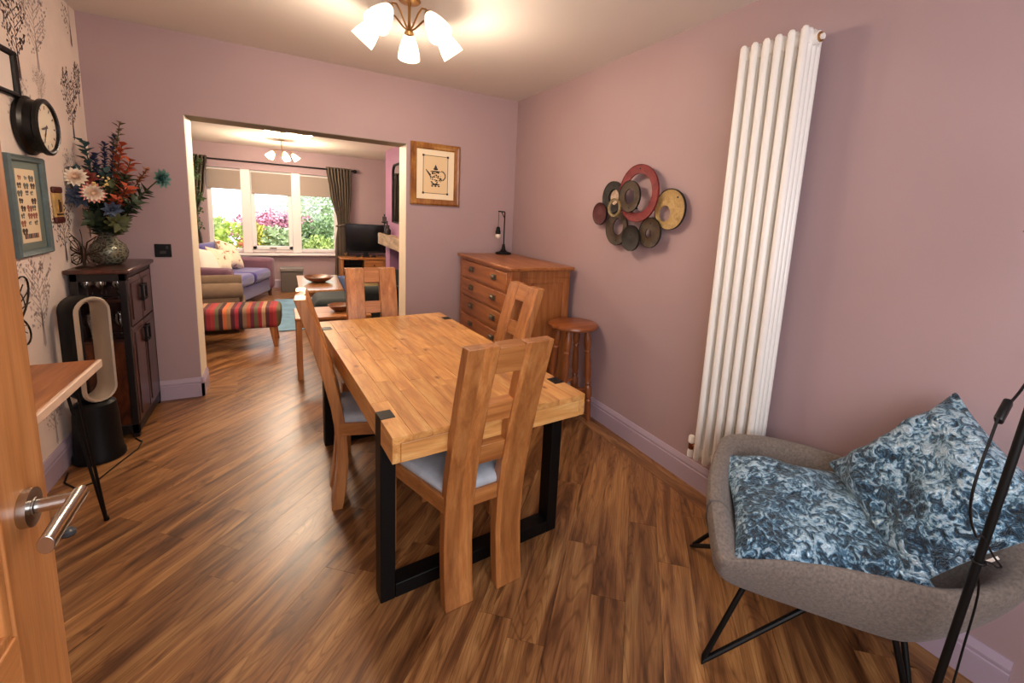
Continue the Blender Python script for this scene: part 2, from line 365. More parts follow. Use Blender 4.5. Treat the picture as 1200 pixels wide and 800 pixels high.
# chimney breast with fire opening
m = MB(); CB = -.577
m.bb(CB, 0, 3.18, 3.5, 0, HL); m.bb(CB, 0, 1.75, 2.1, 0, HL); m.bb(CB, 0, 2.1, 3.18, .93, HL); m.bb(-.2, 0, 2.1, 3.18, 0, .93)
struct('chimney_breast', m, [PLUM])
o = obj('fire_back', B(-.25, -.2, 2.1, 3.18, 0, .93), plain('fire_back_dark', S(20, 18, 18), .8)); o['kind'] = 'structure'  # near-black panel at the back of the fire opening

# wallpaper trees: flat print on the left wall
def tree_print(y, z, h, wd, c, seed, leafy):
    R = random.Random(seed); wd *= 1.25; m = MB(); X0 = -W + .0006 + (0 if c else .0003)
    def q(*ps): m.add([(X0, a, b) for a, b in ps], [tuple(range(len(ps)))])
    def stroke(a, b, w0, w1):
        d = Vector((b[0] - a[0], b[1] - a[1])); 
        if d.length < 1e-5: return
        n_ = Vector((-d.y, d.x)).normalized()
        q((a[0] + n_.x * w0, a[1] + n_.y * w0), (a[0] - n_.x * w0, a[1] - n_.y * w0), (b[0] - n_.x * w1, b[1] - n_.y * w1), (b[0] + n_.x * w1, b[1] + n_.y * w1))
    def dot(p_, r):
        if not (-4 < p_[0] < -.004) or p_[1] > HD - .01: return
        a = R.random() * 6; q(*[(p_[0] + r * cos(a + k) * (1 if k % 2 else .75), p_[1] + r * sin(a + k)) for k in (0, 1.57, 3.14, 4.71)])
    top = z + h
    for k in (-1, 1): stroke((y + k * wd * .03, z + .01), (y, z + h * .45), h * .010, h * .007)
    stroke((y, z), (y, z + h * .5), h * .016, h * .009); stroke((y, z + h * .5), (y, top), h * .009, h * .002)
    nb = 15
    for i in range(nb):
        t = .26 + .72 * i / nb; sd = 1 if i % 2 else -1
        Lb = wd * .5 * (sin(pi * min(1, (t - .12) / .88)) ** .7) * R.uniform(.8, 1.1)
        a = (y, z + h * t); b = (y + sd * Lb * .8, z + h * t + Lb * R.uniform(.5, .9))
        if b[1] > HD or b[0] > -.01: continue
        stroke(a, b, h * .007, h * .003)
        for j in range(leafy):
            u_ = R.uniform(.25, 1.05); off = R.uniform(-.14, .14) * wd
            pt_ = (a[0] + (b[0] - a[0]) * u_ + off * .5, a[1] + (b[1] - a[1]) * u_ + off)
            dot(pt_, h * R.uniform(.015, .026))
    o = obj('tree_print', m, plain('print_dark', S(92, 76, 76), .8) if c else plain('print_grey', S(186, 168, 164), .8), wl, smooth=0); o['kind'] = 'stuff'
spots = [(-.815, 2.01, .40, .26, 1), (-.60, 2.10, .36, .30, 0), (-.10, 2.36, .30, .26, 1), (-.215, 1.80, .37, .24, 1), (-.61, 1.93, .16, .14, 0), (-.52, 1.09, .33, .30, 1),
         (-1.10, 1.02, .34, .30, 0), (-1.30, 2.16, .40, .3, 0), (-1.17, .20, .36, .26, 1), (-.9, .70, .42, .30, 0), (-.33, 1.40, .30, .22, 0), (-1.35, 1.58, .40, .28, 1),
         (-1.6, .95, .36, .26, 1), (-1.75, 1.9, .4, .28, 0), (-2.0, 1.4, .4, .28, 1), (-.86, 1.62, .36, .24, 0), (-.12, 1.20, .34, .2, 1), (-.9, .16, .35, .26, 0), (-1.62, .25, .36, .26, 0), (-.07, 2.02, .26, .1, 1)]
for i, (a, b, h, wd, c) in enumerate(spots): tree_print(a, b, h, wd, c, i, 11)

m = MB(); zc_ = 1.45
for a in (-2.80, -1.75, -.70): m.bb(a - .045, a + .045, YN, YN + .06, .60, 2.30)
for a in (.61, 2.29): m.bb(-2.845, -.655, YN, YN + .06, a - .045, a + .045)
struct('window_2', m, WHITE)
# window
win = struct('window_1', B(WX0, WX1, YF + .10, YF + .17, WZ1 - .06, WZ1), WHITE)
def wpart(nm, *a): return obj(nm, B(*a), WHITE, win, bev=.006)
wpart('frame_bottom', WX0, WX1, YF + .10, YF + .17, WZ0, WZ0 + .06)
wpart('frame_side', WX0, WX0 + .06, YF + .10, YF + .17, WZ0, WZ1); wpart('frame_side', WX1 - .06, WX1, YF + .10, YF + .17, WZ0, WZ1)
wpart('mullion', -2.60, -2.47, YF + .02, YF + .17, WZ0, WZ1); wpart('mullion', -1.87, -1.735, YF + .02, YF + .17, WZ0, WZ1)
for a in ((-2.47, -2.41, WZ0 + .05, WZ1), (-1.93, -1.87, WZ0 + .05, WZ1)): wpart('sash', a[0], a[1], YF + .08, YF + .15, a[2], a[3])
wpart('sash', -2.47, -1.87, YF + .08, YF + .15, WZ0 + .05, WZ0 + .11)
GL = glass('window_glass', gl=0)
for a, b, z in ((WX0 + .05, -2.6, WZ0 + .05), (-2.42, -1.92, WZ0 + .1), (-1.735, WX1 - .05, WZ0 + .05)): obj('pane', B(a, b, YF + .13, YF + .136, z, WZ1 - .05), GL, win)
obj('window_handle', MB().box((-2.17, YF + .065, WZ0 + .075), (.10, .02, .02)), CHROME, win)
obj('window_sill', B(WX0 - .04, WX1 + .04, YF - .10, YF + .10, WZ0 - .045, WZ0 - .008), WHITE, win, bev=.01)

# ------------------------------------------------------------------ dining table
TR = .06777; tz = .7526; tw, tl = .8226, 1.713
ct = Vector((-1.729, -2.6812, 0)) + Matrix.Rotation(TR, 3, 'Z') @ Vector((tw / 2, tl / 2, 0))
tb = thing('dining_table', 'long pine plank dining table on black steel frame legs', 'dining table', ct, TR)
R = random.Random(3); rows = 12; rw = tw / rows
for i in range(rows):
    yy = -tl / 2; x = -tw / 2 + rw * (i + .5)
    while yy < tl / 2 - .01:
        L = R.uniform(.24, .52); L = tl / 2 - yy if tl / 2 - yy - L < .2 else L
        obj('board', MB().box((0, 0, 0), (rw - .0007, L - .0007, .024)), PINE['Y'], tb, bev=.0007, seg=1, loc=(x, yy + L / 2, tz - .012 + R.uniform(-.0004, .0004))); yy += L
for s in (-1, 1):
    obj('apron', MB().box((s * (tw / 2 - .014), 0, tz - .059), (.028, tl, .070)), PINE['Y'], tb, bev=.002)
    obj('apron', MB().box((0, s * (tl / 2 - .015), tz - .060), (tw - .058, .03, .070)), PINE['X'], tb, bev=.002)
    yl = s * (tl / 2 - .15 - .0375)
    fr = MB()
    for k in (-1, 1): fr.box((k * (tw / 2 - .0275 + .001), yl, (tz + .0015) / 2), (.055, .075, tz + .0015))
    fr.box((0, yl, .03), (tw - .11, .075, .06)); fr.box((0, yl, tz - .12), (tw - .11, .075, .04))
    obj('leg_frame', fr, plain('frame_black', S(8, 8, 8), .45, spec=.22), tb, bev=.003)

# ------------------------------------------------------------------ dining chairs
PROF = [(0, .03), (.06, .02), (.13, .010), (.25, 0), (.40, .006), (.54, .025), (.70, .060), (.90, .113), (1.075, .165)]
def dprof(z):
    for (z0, d0), (z1, d1) in zip(PROF, PROF[1:]):
        if z <= z1: return d0 + (d1 - d0) * (z - z0) / (z1 - z0)
    return PROF[-1][1]
SEAT = plain('seat_fabric', S(172, 178, 186), .85, bs=300, bstr=.25, var=.12, vs=18)
def make_chair(label):
    t = thing('dining_chair', label, 'chair', group='oak dining chairs around the dining table')
    hw, gap = .1675, .051
    for s in (-1, 1):
        m = MB(); rings = []
        for z, _ in PROF:
            y1 = -(.21 + dprof(z)); y0 = y1 + .05
            a, b = sorted((s * gap, s * hw)); rings.append([(a, y1, z), (b, y1, z), (b, y0, z), (a, y0, z)])
        m.loft(rings); obj('back_post', m, POSTW, t, smooth=30, bev=.004)
    for zc, h in ((1.022, .106), (.805, .085), (.622, .085)):
        y1 = -(.21 + dprof(zc)) + .0245; sl = math.atan2(dprof(zc + .05) - dprof(zc - .05), .1)
        X = Matrix.Translation((0, y1, zc)) @ Matrix.Rotation(sl, 4, 'X'); m = MB(); m.box((0, 0, 0), (gap * 2, .046 if zc > 1 else .034, h), X)
        obj('back_slat', m, OAK['X'], t, bev=.002)
    obj('seat_rail', MB().box((0, -.195, .425), (gap * 2, .03, .062)), OAK['X'], t, bev=.002); obj('seat_rail', MB().box((0, .198, .425), (.48, .025, .062)), OAK['X'], t, bev=.002)
    for s in (-1, 1):
        m = MB(); m.prism([(s * .135, -.21), (s * .165, -.21), (s * .274, .21), (s * .246, .21)][::s], .394, .456); obj('seat_rail', m, OAK['Y'], t, bev=.002)
    for s in (-1, 1): obj('front_leg', MB().box((s * .252, .20, .2275), (.042, .042, .455)), OAK['Z'], t, bev=.003)
    rings = []
    for sc_, z in ((.97, .450), (1.0, .462), (1.0, .476), (.95, .490), (.75, .496), (.4, .498)):
        rings.append([(x * sc_, -.0 + (yy) * sc_, z) for x, yy in ((-.155, -.195), (-.05, -.2), (.05, -.2), (.155, -.195), (.21, 0), (.265, .2), (.1, .212), (-.1, .212), (-.265, .2), (-.21, 0))])
    m = MB(); m.loft(rings); obj('seat_pad', m, SEAT, t, smooth=60)
    return t
ch = make_chair('oak dining chair nearest the camera, its back to us at the table end')
ch.location = (-1.385, -2.437, 0); ch.rotation_euler = (0, 0, TR)
dup(ch, location=Vector((-1.605, -1.72, 0)), rotation_euler=Euler((0, 0, -pi / 2 - .05)), label='oak dining chair on the left long side of the table, seen from the side')
dup(ch, location=Vector((-1.478, -1.115, 0)), rotation_euler=Euler((0, 0, pi + TR * .6)), label='oak dining chair at the far table end in front of the wide opening')
dup(ch, location=Vector((-1.06, -1.70, 0)), rotation_euler=Euler((0, 0, pi / 2 + TR)), label='oak dining chair on the right long side of the table, in front of the drawers')

# ------------------------------------------------------------------ chest of drawers
cx, cy = -.315, -.635
t = thing('chest_of_drawers', 'tall brown wooden chest of drawers in the corner by the purple wall', 'chest of drawers', (cx, cy, 0))
obj('top', MB().box((0, 0, 1.107), (.57, 1.15, .026)), CHEST['Y'], t, bev=.006)
hx, hy = .262, .545
for s in (-1, 1):
    m = MB(); m.box((-hx + .03, s * (hy - .01), .5), (.06, .02, 1.0)); m.box((hx - .03, s * (hy - .01), .5), (.06, .02, 1.0)); m.box((0, s * (hy - .01), 1.065), (2 * hx, .02, .06)); m.box((0, s * (hy - .01), .09), (2 * hx - .12, .02, .1))
    m.box((0, s * (hy - .01), 1.015), (2 * hx, .02, .04)); obj('side_frame', m, CHEST['Z'], t, bev=.002)
    obj('side_panel', MB().box((0, s * (hy - .016), .56), (2 * hx - .1, .012, .9)), CHEST['Z'], t)
obj('back_panel', MB().box((hx - .006, 0, .55), (.012, 2 * hy - .04, 1.08)), CHEST['Z'], t)
m = MB(); m.box((-hx + .01, 0, 1.087), (.02, 2 * hy - .1, .016))
for s in (-1, 1): m.box((-hx + .01, s * (hy - .045), .547), (.02, .05, 1.094))
for i in range(7): m.box((-hx + .015, 0, .085 + i * .1655), (.02, 2 * hy - .12, .014))
obj('front_frame', m, CHEST['Y'], t, bev=.001)
cup = MB(); cup.box((-.002, 0, 0), (.004, .095, .042)); cup.lathe([(.014, -.030), (.018, -.027), (.018, .027), (.014, .030)], seg=12, X=Matrix.Translation((-.012, 0, -.002)) @ Matrix.Rotation(pi / 2, 4, 'X') @ Matrix.Scale(.40, 4, (1, 0, 0)))
PEWT = plain('pewter', S(110, 98, 82), .5, .6); hm = mesh(cup, PEWT)
for i in range(6):
    z = .1675 + i * .1655
    d = obj('drawer', MB().box((0, 0, 0), (.022, 2 * hy - .146, .146)), CHEST['Y'], t, bev=.004, loc=(-hx + .006, 0, z))
    for s in (-1, 1):
        h = bpy.data.objects.new('drawer_pull', hm); col.objects.link(h); h.parent = d; h.location = (-.012, s * .24, .012)
m = MB(); m.box((0, 0, .02), (2 * hx, 2 * hy, .04)); obj('plinth', m, CHEST['Y'], t)

# table lamp on chest
t = thing('table_lamp', 'black gallows-style table lamp with a bare hanging bulb on the chest', 'lamp', (-.17, -.16, 1.12), rad(20))
obj('base', MB().lathe([(.075, 0), (.078, .008), (.072, .018), (.035, .028), (.02, .045), (.014, .085), (.010, .10)]), BLACK, t)
m = MB(); m.tube([(0, 0, .09), (0, 0, .40), (-.004, 0, .408), (-.085, 0, .410)], .006); m.tube([(0, 0, .345), (-.045, 0, .405)], .004); obj('stem', m, BLACK, t)
obj('flex', MB().tube([(-.08, 0, .408), (-.082, 0, .31), (-.082, 0, .262)], .0025, 6), BLACK, t)
obj('bulb_holder', MB().lathe([(.008, .07), (.018, .06), (.020, .035), (.024, .03), (.024, 0)], (-.082, 0, .195)), BLACK, t)
obj('bulb', MB().ball((-.082, 0, .178), .028), plain('opal_bulb', S(236, 222, 205), .25), t)

# ------------------------------------------------------------------ bar stool
t = thing('bar_stool', 'round-topped wooden bar stool with turned legs by the wall', 'stool', (-.185, -1.46, 0))
obj('seat', MB().lathe([(.0001, .702), (.15, .705), (.178, .710), (.186, .722), (.184, .733), (.172, .740), (.0001, .738)], seg=40), STOOLW['X'], t)
for k in range(4):
    a = rad(-50 + 90 * k); p0 = Vector((.11 * cos(a), .11 * sin(a), .706)); p1 = Vector((.165 * cos(a), .165 * sin(a), 0))
    pr = [(0, .016), (.05, .016), (.10, .021), (.16, .022), (.22, .015), (.24, .020), (.26, .015), (.34, .019), (.5, .021), (.56, .015), (.58, .020), (.60, .015), (.63, .022), (.72, .022), (.75, .015), (.77, .020), (.79, .015), (.88, .018), (1, .013)]
    obj('leg', MB().tube([p0.lerp(p1, u_) for u_, _ in pr], [r * 1.3 for _, r in pr], 14), STOOLW['Z'], t)
for z, k0 in ((.20, 0), (.25, 1)):
    for k in (k0, k0 + 2):
        f = (.706 - z) / .706; rr_ = .11 + .055 * f
        a, b = rad(-50 + 90 * k), rad(40 + 90 * k)
        obj('stretcher', MB().tube([(rr_ * cos(a), rr_ * sin(a), z), (rr_ * (cos(a) + cos(b)) / 2, rr_ * (sin(a) + sin(b)) / 2, z), (rr_ * cos(b), rr_ * sin(b), z)], [.009, .014, .009], 10), STOOLW['X'], t)

# ------------------------------------------------------------------ radiator
t = thing('radiator', 'tall white column radiator on the purple right wall', 'radiator', (0, -2.80, .255))
NY, PT = 6, .0570; y0 = .155
cx_ = [-.150, -.118, -.086, -.054]; zt = 2.085
tm = mesh(MB().lathe([(.0001, 0), (.010, .004), (.0165, .016), (.0165, zt - .016), (.010, zt - .004), (.0001, zt)], seg=14), RADW, 50)
for i in range(NY):
    for x in cx_:
        o = bpy.data.objects.new('column', tm); col.objects.link(o); o.parent = t; o.location = (x, y0 - i * PT, 0)
for nm, z in (('header_top', zt - .045), ('header_bottom', .045)):
    m = MB()
    m.tube([(-.102, y0 + .012, z), (-.102, y0 - 5 * PT - .012, z)], .031, 18)
    for i in range(NY): m.box((-.102, y0 - i * PT, z), (.10, .03, .05))
    obj(nm, m, RADW, t, bev=.006)
m = MB(); m.tube([(-.102, y0 - 5 * PT - .01, zt - .045), (-.102, y0 - 5 * PT - .036, zt - .045)], .026, 18); obj('end_boss', m, RADW, t)
m = MB(); m.tube([(-.102, y0 - 5 * PT - .034, zt - .045), (-.102, y0 - 5 * PT - .042, zt - .045)], .020, 16); obj('plug_ring', m, BRASS, t)
m = MB(); m.tube([(-.102, y0 - 5 * PT - .04, zt - .045), (-.102, y0 - 5 * PT - .052, zt - .045)], .012, 12); obj('plug', m, RADW, t)
m = MB(); m.cyl((-.102, y0 + .01, .045), (-.102, y0 + .08, .045), .010); m.cyl((-.102, y0 + .08, .02), (-.102, y0 + .08, .055), .014); m.cyl((-.102, y0 + .08, .0), (-.004, y0 + .08, .0), .0075); obj('valve_body', m, plain('copper', S(150, 96, 70), .3, 1), t)
m = MB(); m.lathe([(.013, 0), (.018, .006), (.018, .035), (.014, .042)], (-.102, y0 + .08, .055)); m.lathe([(.016, -.045), (.017, -.02), (.014, 0)], (-.102, y0 + .08, .02)); obj('valve_cap', m, RADW, t)
m = MB()
for z in (.25, 1.8): m.box((-.024, 0, z), (.04, .06, .03))
obj('wall_bracket', m, RADW, t)

# ------------------------------------------------------------------ metal ring wall art
t = thing('wall_art', 'cluster of overlapping red, gold and dark metal rings on the purple wall', 'wall art', (0, -1.86, 1.58))
def patina(nm, a, b, rough=.6): return wood(nm, a, b, a, 'X', stretch=1, scale=14, rough=rough, fine=.2)
RED = patina('art_red', S(104, 22, 28), S(132, 40, 40)); GOLD = patina('art_gold', S(150, 118, 66), S(190, 158, 100)); BRZ = patina('art_bronze', S(34, 24, 14), S(72, 52, 28)); DKM = patina('art_dark', S(12, 10, 9), S(26, 21, 16)); MAR = patina('art_maroon', S(64, 18, 24), S(90, 30, 34))
def disc(nm, yc, zc, r, hole, hoff, xd, mat, rim=DKM):
    yc += 1.86; zc -= 1.58; n_ = 40; m = MB(); out = []; inn = []
    rings = []
    for k in range(n_):
        a = 2 * pi * k / n_; ho = (yc + hoff[0] + hole * cos(a), zc + hoff[1] + hole * sin(a)); ou = (yc + r * cos(a), zc + r * sin(a))
        li = lambda f: (ho[0] + (ou[0] - ho[0]) * f, ho[1] + (ou[1] - ho[1]) * f)
        e = li(.94)
        rings.append([(xd, *ho), (xd + .004, *li(.35)), (xd, *e), (xd - .004, *ou), (xd + .010, *ou), (xd + .010, *ho)])
    vs = [q for rg in rings for q in rg]; 
    for j in range(6):
        m.m = 1 if j in (2, 3) else 0
        fs = []
        for k in range(n_): k2 = (k + 1) % n_; fs.append((k * 6 + j, k * 6 + (j + 1) % 6, k2 * 6 + (j + 1) % 6, k2 * 6 + j))
        if j == 0: base = len(m.v); m.add(vs, fs)
        else: m.f += fs; m.mi += [m.m] * len(fs)
    return obj(nm, m, [mat, rim], t, smooth=40)
disc('red_ring', -1.905, 1.685, .182, .126, (0, 0), -.062, RED, RED)
disc('bronze_ring', -1.842, 1.665, .102, .048, (0, 0), -.078, BRZ)
disc('maroon_disc', -1.49, 1.548, .080, .002, (0, 0), -.040, MAR)
disc('black_ring', -1.62, 1.665, .110, .055, (-.01, 0), -.036, DKM)
disc('silver_disc', -1.635, 1.665, .056, .002, (0, 0), -.024, patina('art_silver', S(150, 120, 104), S(190, 170, 150)))
disc('cream_ring', -1.708, 1.592, .062, .046, (0, 0), -.088, patina('art_cream', S(120, 104, 70), S(150, 134, 98)), GOLD)
disc('gold_ring', -2.165, 1.590, .122, .048, (.040, -.026), -.036, GOLD)
disc('brown_ring', -2.037, 1.443, .094, .028, (.012, -.006), -.058, BRZ)
disc('dark_disc', -1.880, 1.398, .084, .002, (0, 0), -.072, DKM)
disc('lower_ring', -1.70, 1.452, .114, .055, (-.012, .012), -.046, BRZ)
m = MB()
for a, b, d in ((-1.905, 1.84, .06), (-1.842, 1.592, .076), (-2.22, 1.66, .035), (-2.037, 1.5, .056), (-1.88, 1.42, .07), (-1.70, 1.37, .045), (-1.49, 1.56, .038), (-1.62, 1.745, .035)): m.tube([(-.001, a + 1.86, b - 1.58), (-d, a + 1.86, b - 1.58)], .006, 6)
obj('wire_support', m, BLACK, t)
# ------------------------------------------------------------------ pictures and clock
def flatprint(parent, nm, polys, mat, ax, base):
    m = MB()
    for q in polys: m.add([(base, a, b) if ax == 'x' else (a, base, b) for a, b in q], [tuple(range(len(q)))])
    return obj(nm, m, mat, parent, smooth=0)
def ell(cx, cz, a, b, n_=18, t0=0, t1=2 * pi, full=True): return [(cx + a * cos(t0 + (t1 - t0) * k / n_), cz + b * sin(t0 + (t1 - t0) * k / n_)) for k in range(n_)]
def frame(parent, ax, sgn, w_, h_, fw, dep, mat, nm='frame'):
    prof = [(0, 0), (0, dep * .7), (fw * .25, dep), (fw * .55, dep * .82), (fw * .8, dep * .75), (fw, dep * .45), (fw, 0)]
    rings = []
    for sx, sz in ((-1, -1), (1, -1), (1, 1), (-1, 1)):
        r = []
        for i_, d in prof:
            a, b = sx * (w_ / 2 - i_), sz * (h_ / 2 - i_)
            r.append((sgn * d, a, b) if ax == 'x' else (a, sgn * d, b))
        rings.append(r)
    m = MB(); m.loft(rings + [rings[0]], closed=True, cap0=False, cap1=False); return obj(nm, m, mat, parent, smooth=25)
# teapot picture
t = thing('picture', 'gold and brown framed teapot print right of the wide opening', 'picture', (-.808, 0, 1.822))
fwid, fhei = .452, .545
frame(t, 'y', -1, fwid, fhei, .055, .03, wood('gilt_frame', S(84, 44, 18), S(150, 94, 40), S(190, 140, 72), 'Z', stretch=3, scale=3, rough=.3, coat=.2))
obj('backing', MB().box((0, -.005, 0), (fwid - .05, .008, fhei - .05)), plain('mount_cream', S(238, 222, 190), .7), t)
INK = plain('ink', S(48, 42, 40), .8)
hw_, hh = .112, .165; ln_ = .0022
bd = [[(-hw_, s * hh - ln_), (hw_, s * hh - ln_), (hw_, s * hh + ln_), (-hw_, s * hh + ln_)] for s in (-1, 1)] + [[(s * hw_ - ln_, -hh), (s * hw_ + ln_, -hh), (s * hw_ + ln_, hh), (s * hw_ - ln_, hh)] for s in (-1, 1)] + [[(a * hw_ - .009, b * hh - .009), (a * hw_ + .009, b * hh - .009), (a * hw_ + .009, b * hh + .009), (a * hw_ - .009, b * hh + .009)] for a in (-1, 1) for b in (-1, 1)]
R = random.Random(5); tp = []
for k in range(60):
    a, r = R.random() * 6.28, math.sqrt(R.random()); x, z = .052 * r * cos(a), -.03 + .062 * r * sin(a); q = R.uniform(.004, .009); tp.append(ell(x, z, q, q * R.uniform(.5, 1), 7))
tp += [ell(0, -.085 - 0 * k, .04, .008, 14) for k in (0,)] + [ell(x, -.10, .010, .007, 8) for x in (-.03, 0, .03)] + [[(-.014, .062), (.014, .062), (0, .092)], ell(0, .052, .022, .010, 12)] + [ell(.0, .03, .05, .006, 14)]
tp += [[(-.05, -.02), (-.085, .03), (-.077, .036), (-.042, .0)], [(-.085, .03), (-.092, .044), (-.078, .042)]] + [ell(.052 + .038 * cos(a), -.005 + .04 * sin(a), .006, .008, 7) for a in [x * .35 - 1.4 for x in range(9)]]
flatprint(t, 'border_print', bd, INK, 'y', -.0096); flatprint(t, 'teapot_print', tp, INK, 'y', -.0098)
obj('mount_panel', MB().box((0, -.0093, 0), (.234, .0004, .34)), plain('print_paper', S(226, 200, 158), .8), t)
# green frame
t = thing('picture', 'tall grey-green framed print of rows of small insects on the wallpaper', 'picture', (-W, -.917, 1.412), group='pictures on the papered wall')
GREENF = plain('green_frame', S(86, 104, 106), .5, var=.15, vs=20)
frame(t, 'x', 1, .352, .478, .030, .028, GREENF)
obj('mount', MB().box((.004, 0, 0), (.006, .32, .445)), plain('mount_green', S(104, 118, 112), .7), t)
obj('mount_panel', MB().box((.0073, 0, 0), (.001, .19, .35)), plain('print_paper2', S(226, 206, 172), .8), t)
R = random.Random(9); pr = {0: [], 1: [], 2: []}
for r_ in range(8):
    for c_ in range(3):
        z = .135 - r_ * .036; yy = -.058 + c_ * .058 + R.uniform(-.012, .012); k = R.randrange(3); s_ = R.uniform(.009, .02)
        if R.random() < .15: continue
        for sg in (-1, 1): pr[k].append(ell(yy + sg * s_ * .7, z + R.uniform(0, .006), s_ * .75, s_ * .6, 8)); pr[k].append(ell(yy + sg * s_ * .6, z - s_ * .6, s_ * .5, s_ * .4, 8))
for k in range(8): pr[k % 3].append([(-.072 + k * .018, -.156), (-.056 + k * .018, -.156), (-.056 + k * .018, -.132), (-.072 + k * .018, -.132)])
for k, c_ in enumerate((S(70, 52, 44), S(150, 88, 70), S(96, 98, 92))): flatprint(t, 'insect_print', pr[k], plain('print%d' % k, c_, .8), 'x', .0080)['kind'] = 'stuff'
# black frame
t = thing('picture', 'black framed print with a pink flower above the clock at the photo edge', 'picture', (-W, -1.10, 2.02), group='pictures on the papered wall')
frame(t, 'x', 1, .41, .21, .026, .025, BLKS)
obj('mount', MB().box((.004, 0, 0), (.006, .38, .18)), plain('mount_white', S(226, 214, 206), .7), t)
flatprint(t, 'flower_print', [ell(.02 + .014 * cos(a), .0 + .014 * sin(a), .012, .012, 10) for a in (0, 1.3, 2.6, 3.9, 5.2)], plain('print_pink', S(206, 110, 100), .8), 'x', .0078)
flatprint(t, 'flower_print', [ell(.02, .035, .010, .014, 10), [(.018, -.05), (.023, -.05), (.023, -.01), (.018, -.01)], ell(.035, -.035, .014, .006, 10), ell(.005, -.04, .014, .006, 10)], plain('print_leaf', S(96, 92, 60), .8), 'x', .0078)
# clock
t = thing('wall_clock', 'round black deep-cased wall clock on the tree wallpaper', 'clock', (-W, -.835, 1.80))
XR = Matrix.Rotation(pi / 2, 4, 'Y')
obj('case', MB().lathe([(.130, 0), (.140, .010), (.140, .022), (.127, .034), (.124, .060), (.135, .068), (.135, .082), (.124, .088), (.115, .085), (.112, .072)], seg=48, X=XR), plain('clock_case', S(10, 9, 9), .35, spec=.35), t)
obj('dial', MB().lathe([(.0001, .0735), (.1125, .0735)], seg=40, X=XR), plain('clock_dial', S(222, 208, 182), .6), t)
flatprint(t, 'numeral_marks', [[(.094 * cos(a) + .016 * cos(a) * p_ - sin(a) * q * .004, .094 * sin(a) + .016 * sin(a) * p_ + cos(a) * q * .004) for p_, q in ((-.6, -1), (.6, -1), (.6, 1), (-.6, 1))] for a in [k * pi / 6 for k in range(12)]], INK, 'x', .0742)
flatprint(t, 'hands', [[(-.006, -.012), (.006, -.012), (.003, .085), (-.003, .085)][::1]], INK, 'x', .0755).rotation_euler = (rad(155), 0, 0)
flatprint(t, 'hands', [[(-.007, -.012), (.007, -.012), (.004, .058), (-.004, .058)]], INK, 'x', .0765).rotation_euler = (rad(-75 + 180), 0, 0)
obj('glass', MB().lathe([(.0001, .080), (.114, .080)], seg=40, X=XR), glass('clock_glass', gl=.02), t)
# plaque
t = thing('wall_plaque', 'small yellow wooden plaque with dark red ends between frame and bouquet', 'plaque', (-W, -.580, 1.415))
obj('panel', MB().box((.006, 0, 0), (.012, .112, .13)), plain('plaque_yellow', S(190, 156, 96), .6, var=.25, vs=25), t, bev=.003)
for z in (-.082, .082): obj('end_block', MB().box((.008, 0, z), (.016, .115, .035)), plain('plaque_red', S(84, 32, 28), .6), t, bev=.008)
obj('bird_motif', MB().box((.013, .0, -.005), (.004, .012, .07)).box((.013, .02, -.01), (.004, .008, .055)).box((.013, 0, -.05), (.004, .08, .01)), plain('plaque_dark', S(70, 44, 26), .6), t)
# wire butterfly on wall
t = thing('wall_butterfly', 'dark wire butterfly wall ornament at the left photo edge', 'ornament', (-W, -1.24, .90))
m = MB()
def loop(pts, r=.004): m.tube([(.012, a, b) for a, b in pts], r, 6, closed=True)
def cl(cx, cz, a, b, rot, n_=20): return [(cx + a * cos(k) * cos(rot) - b * sin(k) * sin(rot), cz + a * cos(k) * sin(rot) + b * sin(k) * cos(rot)) for k in [2 * pi * i / n_ for i in range(n_)]]
for s in (-1, 1):
    loop(cl(s * .10, .085, .13, .075, s * .75)); loop(cl(s * .085, -.06, .10, .06, -s * .55))
    for k in range(5):
        a = .2 + k * .28; m.tube([(.012, s * .01, .02), (.012, s * (.02 + .19 * cos(a)), .02 + .19 * sin(a))], .0025, 5)
        m.tube([(.012, s * .01, -.01), (.012, s * (.02 + .14 * cos(a)), -.02 - .13 * sin(a))], .0025, 5)
    for rr in (.07, .11, .15): m.tube([(.012, s * (.01 + rr * cos(a)), .02 + rr * sin(a)) for a in [.2 + k * .19 for k in range(7)]], .0022, 5)
m2 = MB(); m2.ball((.014, 0, 0), .012, 10, (1, 1, 6)); obj('body', m2, BLACK, t)
obj('wing_wires', m, plain('wire_bronze', S(44, 34, 28), .4, .8), t)
# socket plate
t = thing('socket', 'black metal wall socket plate beside the wide opening', 'socket', (-2.753, 0, 1.113))
obj('plate', MB().box((0, -.004, 0), (.092, .008, .092)), BLKS, t, bev=.003); obj('switch_rocker', MB().box((.022, -.010, .022), (.014, .006, .02)).box((0, -.009, -.012), (.034, .004, .022)), plain('rocker', S(40, 38, 36), .4), t, bev=.001)

